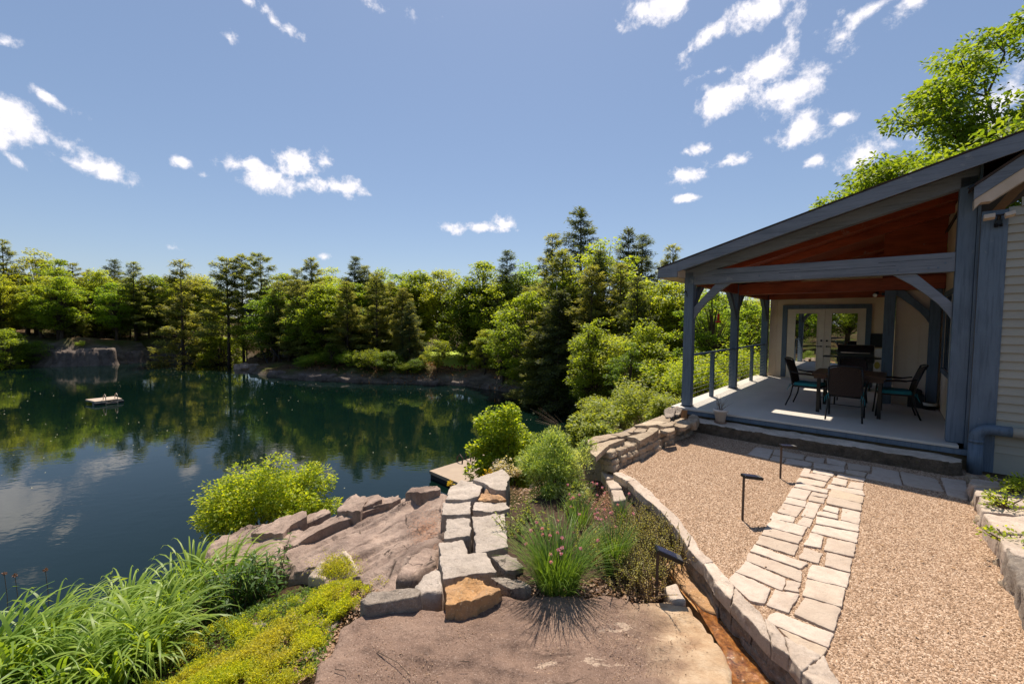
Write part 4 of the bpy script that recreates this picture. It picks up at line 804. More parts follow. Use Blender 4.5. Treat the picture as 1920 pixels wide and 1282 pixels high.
# clapboard wall right of the porch
mb = MB(); mb.box((3.93, -.14, .02), (4.17, -.10, 3.50)); mb.build('corner_board', MA['blue'], house, False, .004)
mb = MB(); k = 0; z = .30
def ul(z): return 4.17 if z < 3.55 else 4.17+(z-3.55)/.76
while z < 5.2:
    u0 = ul(z+.11); mb.prism([(-.138, z), (-.1, z), (-.1, z+.118), (-.112, z+.118)], 'u', u0, 6.3); z += .111
mb.box((4.17, -.128, .02), (6.3, -.10, .298)); mb.build('clapboards', MA['siding'], house)
mb = MB(); mb.box((3.93, -.09, -.3), (6.3, 7.2, 3.45)); mb.build('wall_core', MA['concrete'], house)
def z2(u): return 3.80+.78*(u-3.80)
mb = MB()
def slope(u0, u1, v0, v1, a, b, name, m):
    q = MB(); q.add([(u0,v0,z2(u0)+a),(u1,v0,z2(u1)+a),(u1,v1,z2(u1)+a),(u0,v1,z2(u0)+a),(u0,v0,z2(u0)+b),(u1,v0,z2(u1)+b),(u1,v1,z2(u1)+b),(u0,v1,z2(u0)+b)],
        [(0,3,2,1),(4,5,6,7),(0,1,5,4),(1,2,6,5),(2,3,7,6),(3,0,4,7)]); return q.build(name, MA[m], house, False, .003)
slope(3.83, 5.9, -.325, -.30, -.19, -.02, 'gable_rake_board', 'blueh'); slope(3.80, 5.9, -.34, 6, -.018, .02, 'main_roof', 'shingle')
q = MB(); q.prism([(3.90, z2(3.9)-.355+.07), (3.99, z2(3.99)-.355), (5.9, z2(5.9)-.355), (5.9, z2(5.9)-.192), (3.84, z2(3.84)-.192), (3.84, z2(3.84)-.31)], 'v', -.31, -.14); q.build('gable_frieze', MA['soffit'], house)
mb = MB(); mb.tube([(3.78, -.33, z2(3.8)-.02), (3.83, -.33, z2(3.83)-.0)], .02, 8); mb.build('drip_end', MA['black'], house)
# floodlight
fl = MB(); fl.box((4.05, -.19, 3.30), (4.11, -.142, 3.36)); fl.tube([(4.08, -.17, 3.36), (4.08, -.2, 3.41)], .018, 8); fl.tube([(4.02, -.2, 3.42), (4.14, -.2, 3.42)], .012, 8)
fo = fl.build('floodlight', MA['black'], house)
for (c, ax, az) in (((3.985, -.25, 3.40), (.05, -.01, .003), (0, .01, .028)), ((4.165, -.25, 3.405), (.045, .012, .012), (-.004, .01, .024))):
    mb = MB(); mb.obb(c, ax, (0.0, .035, -.012), az); mb.build('lamp_head', MA['soffit'], fo, False, .005)
mb = MB(); mb.tube([(4.06, -.17, 3.31), (4.06, -.19, 3.28)], .022, 10); mb.tube([(4.10, -.17, 3.31), (4.10, -.19, 3.28)], .018, 10); mb.build('motion_sensor', MA['black'], fo)
# fat painted pipe with elbow
P = [(3.99, -.235, -.05), (3.99, -.235, .45)]
for k in range(1, 7): a = k*math.pi/12; P.append((3.99+.13*(1-math.cos(a)), -.235, .48+.13*math.sin(a)))
P += [(4.3, -.235, .61), (5.9, -.235, .61)]
pipe = MB().tube(P[:9], .068, 20).build('drain_pipe', MA['blue'], house, True)
MB().tube([(4.12, -.235, .61), (4.172, -.235, .61)], .067, 20).build('painted_section', MA['blue'], pipe, True)
MB().tube([(4.173, -.235, .61), (5.9, -.235, .61)], .066, 20).build('pale_section', MA['siding'], pipe, True)
q = MB().tube([(3.99, -.235, .42), (3.99, -.235, .455)], .074, 20).build('collar', MA['blue'], pipe, True)
MB().tube([(3.99, -.235, -.05), (3.99, -.235, .40)], .074, 20).build('lower_pipe', MA['blue'], pipe, True)
# ------------------------------------------------------------------ furniture on the porch
def at(u, v, z=.33): return H(u, v, z)
tb = thing('dining_table', 'rectangular dark wooden patio table with square black legs on the porch', 'table', at(2.52, 1.75), YAW)
mb = MB(); 
for k in range(6): mb.box((-.53, -.58+k*.194, .70), (.53, -.58+k*.194+.188, .74))
mb.build('tabletop', MA['tablew'], tb, False, .004)
mb = MB(); mb.box((-.50, -.55, .63), (.50, -.53, .70)); mb.box((-.50, .53, .63), (.50, .55, .70)); mb.box((-.50, -.53, .63), (-.48, .53, .70)); mb.box((.48, -.53, .63), (.50, .53, .70)); mb.build('apron', MA['tablew'], tb, False, .003)
# legs as read in the photo: near pair splayed a little outside the top's centre
for (x, y) in ((-.42, -.54), (.455, -.54), (-.42, .52), (.455, .52)): mb = MB(); mb.box((x-.028, y-.028, 0), (x+.028, y+.028, .63)); mb.build('leg', MA['black'], tb, False, .004)
def make_chair(lab, loc, rz):
    c = thing('patio_chair', lab, 'chair', loc, rz, 'patio chairs around the table')     # the sitter faces +y
    for s in (-1, 1):
        mb = MB(); mb.tube([(s*.25, .27, 0), (s*.245, .24, .40), (s*.27, .22, .62), (s*.285, .10, .665), (s*.285, -.10, .665), (s*.25, -.26, .70)], .0135, 8); mb.build('front_leg_and_arm', MA['black'], c, True)
        mb = MB(); mb.tube([(s*.25, -.33, 0), (s*.235, -.25, .22), (s*.22, -.22, .42), (s*.235, -.27, .66), (s*.22, -.36, .92)], .0135, 8); mb.build('rear_leg', MA['black'], c, True)
        mb = MB(); mb.tube([(s*.275, .16, .655), (s*.29, .02, .672), (s*.285, -.12, .668)], [.018, .022, .018], 8); mb.build('arm_wrap', MA['wicker'], c, True)
    mb = MB(); mb.box((-.235, -.22, .395), (.235, .24, .425)); mb.build('seat', MA['wicker'], c, False, .01)
    mb = MB(); mb.tube([(-.24, .24, .41), (.24, .24, .41)], .012, 8); mb.tube([(-.22, -.22, .41), (.22, -.22, .41)], .012, 8); mb.tube([(-.235, .2, .2), (.235, .2, .2)], .007, 6); mb.build('rail', MA['black'], c, True)
    # cushion
    mb = MB(); mb.add(*rock_mesh([(-.235, -.21), (.235, -.21), (.24, .23), (-.24, .23)], .485, .427, n=40, rings=5, bev=.02, amp=.006, fs=6, edge=.006)); mb.build('cushion', MA['teal'], c, True)
    mb = MB()
    for s in (-1, 1):
        for k in range(3): mb.tube([(s*.20, -.22, .46), (s*(.23+.02*k), -.27, .45-.03*k), (s*(.21+.03*k), -.29-.01*k, .37-.03*k)], .004, 5)
    mb.build('cushion_tie', MA['teal'], c)
    # curved woven back with real weave relief
    nx, nz_ = 26, 22; v = []; f = []
    for side in (0, 1):
        for j in range(nz_+1):
            for i in range(nx+1):
                a = i/nx*2-1; t = j/nz_; x = a*(.235-.02*t*t); z = .43+.50*t-(.045*a*a*a*a if t > .9 else 0)*(t-.9)*10
                y = -.225-.03*t-.11*t*t-.035*(1-a*a)+.0045*((i+j) % 2)*(1 if side else -1)
                v.append((x, y+(.0 if side == 0 else -.014), z))
    for side in (0, 1):
        o_ = side*(nx+1)*(nz_+1)
        for j in range(nz_):
            for i in range(nx):
                q = (o_+j*(nx+1)+i, o_+j*(nx+1)+i+1, o_+(j+1)*(nx+1)+i+1, o_+(j+1)*(nx+1)+i); f.append(q if side else q[::-1])
    mb = MB(); mb.add(v, f); mb.build('backrest', MA['wicker'], c)
    mb = MB(); mb.tube([(-.22, -.36, .92), (-.16, -.395, .945), (0, -.41, .955), (.16, -.395, .945), (.22, -.36, .92)], .015, 8); mb.build('back_frame', MA['black'], c, True)
    return c
ch = make_chair('brown wicker chair with its back turned to the gravel, nearest of the porch chairs', at(2.53, .86), YAW)
dup(ch, at(1.88, 1.78), YAW-math.pi/2-.12, label='brown wicker chair at the left end of the porch table, armrests towards the door')
dup(ch, at(3.17, 1.80), YAW+math.pi/2+.1, label='brown wicker chair at the right end of the porch table, beside the pale board wall')
dup(ch, at(2.5, 2.72), YAW+math.pi, label='wicker chair on the far side of the porch table, mostly hidden by it')
# gas grill
gr = thing('gas_grill', 'black gas grill with domed lid standing before the french door', 'grill', at(2.42, 5.4), YAW)
mb = MB(); pr = []
for k in range(13): a = math.pi*k/12; pr.append((-.27*math.cos(a), .84+.30*math.sin(a)**.7))
mb.prism(pr, 'u', -.36, .36); mb.build('lid', MA['black'], gr, False, .01)
mb = MB(); mb.box((-.37, -.27, .70), (.37, .27, .835)); mb.build('firebox', MA['black'], gr, False, .01)
mb = MB(); mb.tube([(-.28, -.33, .95), (.28, -.33, .95)], .012, 8); mb.tube([(-.28, -.33, .95), (-.28, -.26, .95)], .008, 6); mb.tube([(.28, -.33, .95), (.28, -.26, .95)], .008, 6); mb.build('lid_handle', MA['steel'], gr)
for s in (-1, 1): mb = MB(); mb.box((min(s*.375, s*.66), -.22, .80), (max(s*.375, s*.66), .22, .83)); mb.build('side_shelf', MA['black'], gr, False, .005)
mb = MB(); mb.box((-.35, -.25, .10), (.35, .25, .69)); mb.build('cabinet', MA['dark'], gr, False, .005)
for k in range(4): mb = MB(); mb.tube([(-.24+k*.16, -.272, .77), (-.24+k*.16, -.31, .77)], .025, 12); mb.build('knob', MA['black'], gr)
for x in (-.3, .3):
    for y in (-.2, .2): mb = MB(); mb.tube([(x-.015, y, .05), (x+.015, y, .05)], .05, 14); mb.build('wheel', MA['black'], gr)
# black board and pale patterned sheet on the wall beside the door
tg = thing('chalkboard', 'small black framed sign leaning on the wall right of the french door', 'sign', at(2.80, 6.93, 1.38), YAW)
mb = MB(); mb.box((-.13, 0, 0), (.13, .02, .34)); mb.build('board', MA['dark'], tg)
mb = MB(); mb.box((-.15, -.01, -.02), (-.13, .022, .36)); mb.box((.13, -.01, -.02), (.15, .022, .36)); mb.box((-.13, -.01, -.02), (.13, .022, 0)); mb.box((-.13, -.01, .34), (.13, .022, .36)); mb.build('frame', MA['black'], tg)
pk = thing('feed_sack', 'white sack printed with a yellow patch, standing right of the grill', 'sack', at(2.80, 6.72), YAW)
mb = MB(); mb.add(*rock_mesh([(-.16, -.07), (.16, -.07), (.16, .07), (-.16, .07)], 1.0, 0, n=32, rings=4, bev=.04, amp=.012, fs=5)); mb.build('bag', MA['white'], pk, True)
mb = MB(); mb.add([(-.08+.05*math.cos(a), -.092, .72+.12*math.sin(a)) for a in np.linspace(0, 6.28, 13)[:-1]]+[(.02+.06*math.cos(a), -.094, .55+.10*math.sin(a)) for a in np.linspace(0, 6.28, 13)[:-1]], [tuple(range(12)), tuple(range(12, 24))]); mb.build('printed_patch', simple('yellow_print', (.50, .42, .08), None, 3, .6, 0), pk)
bx = thing('storage_crate', 'black open plastic crate against the inner board wall', 'crate', at(3.50, 3.20), YAW)
mb = MB()
for (a, b) in (((-.12, -.10, 0), (.12, .10, .012)), ((-.12, -.10, .012), (-.105, .10, .26)), ((.105, -.10, .012), (.12, .10, .26)), ((-.105, -.10, .012), (.105, -.085, .26)), ((-.105, .085, .012), (.105, .10, .26))): mb.box(a, b)
mb.build('crate_body', MA['dark'], bx, False, .004)
mb = MB(); mb.add(*rock_mesh([(-.09, -.07), (.09, -.07), (.09, .07), (-.09, .07)], .36, .013, n=24, rings=4, bev=.04, amp=.02, fs=9)); mb.build('contents', MA['black'], bx, True)
b2 = thing('basin', 'small dark basin with pale rim pattern beside the black crate', 'basin', at(3.70, 3.08), YAW)
mb = MB(); mb.lathe([(.0, .004), (.075, .004), (.095, .13), (.10, .13), (.085, .0), (0, .0)], 20); mb.build('bowl', MA['black'], b2, True)
mb = MB(); mb.lathe([(.0925, .075), (.1025, .131), (.104, .131), (.0945, .075)], 20); mb.build('rim', MA['white'], b2, True)
# red hummingbird feeder hanging from the plate beam
fd = D_ = H(.08, 1.95, 2.735)
hf = thing('bird_feeder', 'small red hummingbird feeder hanging on a wire between the porch posts', 'feeder', fd)
MB().tube([(0, 0, 0), (0, 0, -.52)], .003, 5).build('wire', MA['black'], hf)
MB().lathe([(0, -.52), (.03, -.53), (.028, -.66), (.012, -.68), (0, -.68)], 16).build('bottle', MA['redp'], hf, True)
MB().lathe([(0, -.681), (.06, -.69), (.065, -.715), (.03, -.735), (0, -.735)], 18).build('tray', MA['redp'], hf, True)
# flower pot
pc = H(.83, -.37, .185); pt = thing('flower_pot', 'whitewashed clay pot with dry bare stems on the granite step', 'flower pot', pc)
MB().lathe([(0, .012), (.075, .012), (.105, .20), (.125, .20), (.128, .25), (.11, .25), (.095, .21), (0, .205)], 28).build('pot', MA['pot'], pt, True)
MB().lathe([(0, 0), (.10, 0), (.108, .018), (.09, .018), (.085, .011), (0, .011)], 28).build('saucer', simple('terracotta', (.30, .17, .11), None, 5, .8, .1), pt, True)
MB().lathe([(0, .215), (.09, .213)], 20).build('potting_soil', MA['soil'], pt)
mb = MB()
for k in range(26):
    a, r = random.uniform(0, 6.28), random.uniform(0, .07); l = random.uniform(.12, .30); tx, ty = random.gauss(0, .08), random.gauss(0, .08)
    mb.tube([(r*math.cos(a), r*math.sin(a), .21), (r*math.cos(a)+tx*.5, r*math.sin(a)+ty*.5, .21+l*.6), (r*math.cos(a)+tx, r*math.sin(a)+ty, .21+l)], [.003, .002, .001], 4)
mb.build('dry_stems', MA['twig'], pt)
# ------------------------------------------------------------------ solar garden lamps
def make_lamp(lab, loc, hgt, rz, tilt, s=1.):
    L = thing('garden_lamp', lab, 'garden lamp', loc, rz, 'solar lamps along the stone path')
    mb = MB(); mb.box((-.009*s, -.009*s, -.05), (.009*s, .009*s, hgt)); mb.build('post', simple('bronze_post', (.06, .04, .032), None, 20, .4, .05), L, False, .002)
    ax = Vector((math.cos(tilt), 0, -math.sin(tilt))); up = Vector((math.sin(tilt), 0, math.cos(tilt))); c = Vector((.085*s, 0, hgt-.012))-Vector((0, 0, .0))+ax*0
    c = Vector((-.012*s, 0, hgt-.004))+ax*.095*s
    h = MB(); h.obb(c, ax*.095*s, (0, .042*s, 0), up*.014*s); hd = h.build('lamp_head', MA['black'], L, False, .004)
    t = simple('solar_cell', (.035, .04, .08), (.02, .025, .05), 60, .2, 0, spec=.8)
    MB().obb(c+up*.0155*s-ax*.02*s, ax*.066*s, (0, .034*s, 0), up*.0012).build('solar_panel', t, hd)
    MB().obb(c+up*.0155*s+ax*.068*s, ax*.018*s, (0, .034*s, 0), up*.0016).build('front_lens', MA['steel'], hd)
    return L
make_lamp('solar lamp post standing in the gravel left of the stone path, middle one in distance', G(1392, 975, 0), .46, .03, .12)
make_lamp('farthest solar lamp post, at the gravel edge close to the granite step', G(1463, 897, 0), .43, -.05, .05)
make_lamp('nearest solar lamp post, at the corner of the brown slab beside the rill', G(1231, 1118, -.18), .39, -.12, .38, 1.12)
# ------------------------------------------------------------------ raft and dock
rc = [G(*p, -3.72) for p in [(160,748.5),(178,752.5),(229,747),(215,742.5)]]
cx, cy = np.mean([p[:2] for p in rc], axis=0)
rf = thing('swim_raft', 'square wooden swimming raft floating alone on the lake', 'raft', (float(cx), float(cy), -4), 0)
def platform(par, corners, zt, th, m, name='platform'):
    q = [(p[0]-par.location.x, p[1]-par.location.y) for p in corners]; mb = MB(); n = len(q)
    mb.add([(x, y, zt-th) for x, y in q]+[(x, y, zt) for x, y in q], [tuple(range(n))[::-1], tuple(range(n, 2*n))]+[(i, (i+1) % n, n+(i+1) % n, n+i) for i in range(n)])
    return mb.build(name, MA[m], par)
def orient(c):
    a = sum(c[k][0]*c[(k+1) % len(c)][1]-c[(k+1) % len(c)][0]*c[k][1] for k in range(len(c))); return c if a > 0 else c[::-1]
rco = orient(rc); platform(rf, rco, .28, .10, 'raft')
e0, e1 = Vector(rc[1][:2])-Vector((cx, cy)), Vector(rc[2][:2])-Vector((cx, cy))
for t_ in (.22, .82):
    p = e0.lerp(e1, t_)*.78; dd = (e1-e0).normalized(); mb = MB(); mb.obb((p.x, p.y, .04), (dd.x*.45, dd.y*.45, 0), (-dd.y*.3, dd.x*.3, 0), (0, 0, .135)); mb.build('float', MA['dark'], rf, False, .04)
def ladder(par, p, out, w, m, up=.5, down=-.6):
    p, out = Vector(p), Vector(out).normalized(); side = Vector((-out.y, out.x)); mb = MB()
    for s in (-1, 1):
        b = p+side*s*w/2
        mb.tube([(*(b-out*.35), .28), (*(b-out*.30), .28+up*.7), (*(b-out*.05), .28+up), (*(b+out*.12), .28+up*.7), (*(b+out*.16), .2), (*(b+out*.2), down)], .024, 8)
    for z in (.30, .08, -.12): 
        q = p+out*.16; mb.obb((q.x, q.y, z), (side.x*w/2, side.y*w/2, 0), (out.x*.06, out.y*.06, 0), (0, 0, .02))
    return mb.build('ladder', MA['raft'], par)
ladder(rf, e0.lerp(e1, .58), (e0+e1), .62, 'raft', .42)
dc = [G(*p, -3.7) for p in [(805,882),(907,851),(955,878),(862,906)]]
dk = thing('dock', 'tan floating dock platform in the lake behind the granite blocks', 'dock', (dc[0][0], dc[0][1], -4), 0)
platform(dk, orient(dc), .30, .12, 'dock'); m_ = np.mean([p[:2] for p in dc], axis=0); dcs = [(m_[0]+(p[0]-m_[0])*.97, m_[1]+(p[1]-m_[1])*.97) for p in dc]
platform(dk, orient(dcs), .17, .30, 'dark', 'dock_float')
a = Vector(dc[0][:2]); b = Vector(dc[1][:2]); loc = Vector(dk.location[:2]); e = (b-a)
dd = Vector((-e.y, e.x)).normalized(); mb = MB()
for t_ in (.50, .66):
    p = a+e*t_-loc
    mb.tube([(*(p-dd*.25), .30), (*(p-dd*.27), .50), (*(p-dd*.12), .62), (*(p+dd*.05), .50), (*(p+dd*.06), -.4)], .03, 8)
mb.build('ladder_rail', MA['barkp'], dk, True)
# rope-swing frame and utility pole on the peninsula
b0, b1, top = Dp(503, 684, 52.5), Dp(530, 680, 51.0), Dp(455, 573, 52.5)
sw = thing('swing_frame', 'two thin dark leaning poles meeting high above the peninsula tip', 'swing frame', (b0[0], b0[1], tz(b0[0], b0[1])))
for q in (b0, b1):
    zb = tz(q[0], q[1]); MB().tube([(q[0]-b0[0], q[1]-b0[1], zb-sw.location.z-.2), (top[0]-b0[0], top[1]-b0[1], top[2]-sw.location.z)], [.09, .06], 6).build('pole', MA['dark'], sw)
# ------------------------------------------------------------------ vegetation
def leafq(P, size, asp=.5, up=.5, r=None, droop=None, dirs=None):
    """one rhombic leaf per point: P (n,3); normals lean upwards by `up`; returns (n,4,3)"""
    r = r or rng; n = len(P)
    nrm = r.normal(size=(n, 3)); nrm /= np.linalg.norm(nrm, axis=1, keepdims=True); nrm[:, 2] = np.abs(nrm[:, 2]); nrm = nrm*(1-up)+np.array([0, 0, up]); nrm /= np.linalg.norm(nrm, axis=1, keepdims=True)
    t = r.normal(size=(n, 3)) if dirs is None else dirs+r.normal(size=(n, 3))*.35
    t -= (t*nrm).sum(1, keepdims=True)*nrm; t /= np.linalg.norm(t, axis=1, keepdims=True)+1e-9
    if droop is not None: t[:, 2] -= droop; t /= np.linalg.norm(t, axis=1, keepdims=True)
    b = np.cross(nrm, t); s = (np.asarray(size)*r.uniform(.65, 1.25, n))[:, None]
    fold = nrm*s*.12
    return np.stack([P, P+t*s*.5+b*s*asp*.5+fold, P+t*s, P+t*s*.5-b*s*asp*.5+fold], 1)
def unit(v): return v/(np.linalg.norm(v)+1e-9)
def gen_decid(seed, nl=5200, ls=.021, clumps=46, rx=.27, zc=.56, rz=.44, low=.14, dens=.050, trunk_r=.016):
    r = np.random.default_rng(seed); mb = MB(); tr = []
    # trunk leaning a little, limbs to every clump
    top = np.array([r.normal()*.03, r.normal()*.03, .82]); mid_ = top*.5+np.array([r.normal()*.02, r.normal()*.02, 0])
    mb.tube([(0, 0, -.03), tuple(mid_*.5), tuple(mid_), tuple(top*.8), tuple(top)], [trunk_r*1.5, trunk_r, trunk_r*.75, trunk_r*.4, .002], 7)
    P = []; D = []
    cen = []
    while len(cen) < clumps:
        d = unit(r.normal(size=3)); q = r.uniform(.45, 1.0)**.6
        c = np.array([d[0]*rx*q*(1+.25*math.sin(3*math.atan2(d[1], d[0])+seed)), d[1]*rx*q*(1+.2*math.cos(2*math.atan2(d[1], d[0])+seed*2)), zc+d[2]*rz*q])
        if c[2] < low: continue
        w = 1.0 if c[2] < zc else 1-.35*((c[2]-zc)/rz)**2
        c[:2] *= w
        cen.append(c)
    for c in cen:
        h0 = max(.12, c[2]*r.uniform(.35, .7)); t = np.clip(h0/.82, 0, 1); b = top*t
        mb.tube([tuple(b), tuple((b+c)/2+np.array([0, 0, .02])), tuple(c)], [trunk_r*.42, trunk_r*.22, .0015], 4, False)
        m = int(nl/clumps*r.uniform(.6, 1.4)); R_ = dens*r.uniform(.7, 1.4)
        # leaves sit on the outer, upper shell of a flattened clump
        d = r.normal(size=(m, 3)); d /= np.linalg.norm(d, axis=1, keepdims=True); rad = r.uniform(.25, 1, m)**.5
        q = c+d*rad[:, None]*R_*np.array([1.25, 1.25, .72]); P.append(q); D.append(d*np.array([1, 1, .4]))
    P = np.concatenate(P); D = np.concatenate(D)
    return leafq(P, ls, .62, .45, r, .1, D), mb
def gen_pine(seed, whorls=19, per=5, z0=.22, L=.20, tuft=11, ls=.030, flat=.55, taper=.8, droop=.05, trunk_r=.011, shape='pine'):
    r = np.random.default_rng(seed); mb = MB(); mb.tube([(0, 0, -.03), (r.normal()*.006, r.normal()*.006, .5), (0, 0, 1.0)], [trunk_r*1.3, trunk_r*.8, .0012], 6)
    P = []; D = []
    for w in range(whorls):
        for k in range(per):
            t = min(1, max(0, (w+r.uniform(-.5, .5))/(whorls-1))); z = z0+(.985-z0)*t
            a = 2*math.pi*(k+r.uniform(-.3, .3))/per+w*1.3
            l = L*((1-t)**taper*.92+.08)*r.uniform(.45, 1.35)
            if shape == 'pine': l *= (.70+.30*math.sin(min(1, t*1.7)*math.pi*.8+.35)); rise = .12+.55*t
            else: rise = -.28+.75*t
            d = np.array([math.cos(a), math.sin(a), rise]); e = np.array([0, 0, z])+d*l; e[2] -= droop*l
            mb.tube([(0, 0, z), tuple(np.array([0, 0, z])*.5+e*.5+np.array([0, 0, .1*l])), tuple(e)], [trunk_r*.35*(1-t*.5), trunk_r*.2, .0008], 3, False)
            m = max(3, int(tuft*l/L*2.2)); s = r.uniform(.28 if shape == 'pine' else .12, 1.0, m)**.8
            side = np.array([-math.sin(a), math.cos(a), 0]); wdt = l*.30*(1.05-s*.6)
            base = np.array([0, 0, z])+np.outer(s, e-np.array([0, 0, z]))+np.outer(4*s*(1-s)*.1*l*.5, [0, 0, 1])+side*(r.uniform(-1, 1, m)*wdt)[:, None]+np.array([0, 0, 1])*(r.normal(size=m)*.006)[:, None]
            for q in range(7):
                P.append(base+r.normal(size=base.shape)*.009*np.array([1, 1, .6])); dd = np.outer(np.ones(m), d*.7)+side*(r.uniform(-1, 1, m)*.8)[:, None]+np.array([0, 0, .25]); D.append(dd)
    P.append(np.array([[0, 0, .985]]*14)); D.append(np.array([[0, 0, 1.]]*14))
    P = np.concatenate(P); D = np.concatenate(D)
    return leafq(P, ls, .20, flat, r, None, D), mb
LM = {}
LM['d_mid'] = leafm('leaf_mid_green', (.24, .31, .035), (.11, .175, .025), .47, .018)
LM['d_yel'] = leafm('leaf_yellow_green', (.32, .355, .04), (.155, .215, .026), .45, .016)
LM['d_dark'] = leafm('leaf_deep_green', (.15, .22, .025), (.07, .125, .018), .42, .012)
LM['pine'] = leafm('pine_needles', (.27, .28, .09), (.12, .15, .05), .42, .012, .6, .2)
LM['spruce'] = leafm('spruce_needles', (.14, .17, .065), (.06, .085, .035), .32, .01, .6, .2)
LM['oak'] = leafm('oak_leaf', (.23, .30, .035), (.09, .16, .018), .40, .0)
PROT = {}
def proto(key, gen, lm, bark):
    q, mb = gen; PROT[key] = (q, mb, lm, bark, [None])
for k in range(4): proto('dm%d' % k, gen_decid(10+k, 11500, .021, 100+6*k), 'd_mid', 'bark')
for k in range(3): proto('dy%d' % k, gen_decid(30+k, 11000, .020, 95+8*k, .26), 'd_yel', 'bark')
for k in range(2): proto('dd%d' % k, gen_decid(50+k, 11000, .022, 100, .30, .50, .46, .07), 'd_dark', 'bark')
for k in range(2): proto('sap%d' % k, gen_decid(60+k, 6200, .028, 64, .26, .55, .44, .08, .075, .008), 'd_yel', 'bark')
for k in range(2): proto('bush%d' % k, gen_decid(70+k, 8000, .036, 56, .55, .48, .46, .03, .13, .008), 'd_dark' if k else 'd_mid', 'bark')
for k in range(4): proto('pi%d' % k, gen_pine(80+k, 22+2*k, 4, .12+.05*(k % 3), .20+.02*(k % 2), 17, .030, .55, .55), 'pine', 'barkp')
for k in range(2): proto('pt%d' % k, gen_pine(90+k, 14, 4, .42, .21, 18, .032, .55, .45), 'pine', 'barkp')
for k in range(3): proto('sp%d' % k, gen_pine(100+k, 27, 6, .06, .235, 17, .024, .45, .68, .10, .010, 'spruce'), 'spruce', 'barkp')
TREES = []
KN = {'dm': ('broadleaf_tree', 'tree'), 'dy': ('broadleaf_tree', 'tree'), 'dd': ('broadleaf_tree', 'tree'), 'sa': ('sapling', 'sapling'), 'bu': ('shrub', 'shrub'), 'pi': ('pine_tree', 'pine tree'), 'pt': ('pine_tree', 'pine tree'), 'sp': ('spruce_tree', 'spruce tree')}
def plant(key, x, y, ztop, label, group=None, wide=1., zb=None):
    q, mb, lm, bark, cache = PROT[key]; zb = tz(x, y)-.05 if zb is None else zb; h = ztop-zb; nm, cat = KN[key[:2]]
    rz = random.uniform(0, 6.28)
    if cache[0] is None:
        t = thing(nm, label, cat, (x, y, zb), rz, group); t.scale = (h*wide, h*wide, h)
        mb.build('trunk', MA[bark], t, True)
        quads('foliage' if nm == 'shrub' else 'crown', q, LM[lm], t); cache[0] = t
    else:
        t = dup(cache[0], (x, y, zb), rz, (h*wide, h*wide, h), label); 
        if 'group' in t.keys() and not group: del t['group']
        if group: t['group'] = group
        t['label'] = label
    TREES.append(t); return t
def tree_px(key, px, top, D_, label, group=None, wide=1.):
    p = Dp(px, top, D_); return plant(key, p[0], p[1], p[2], label, group, wide)
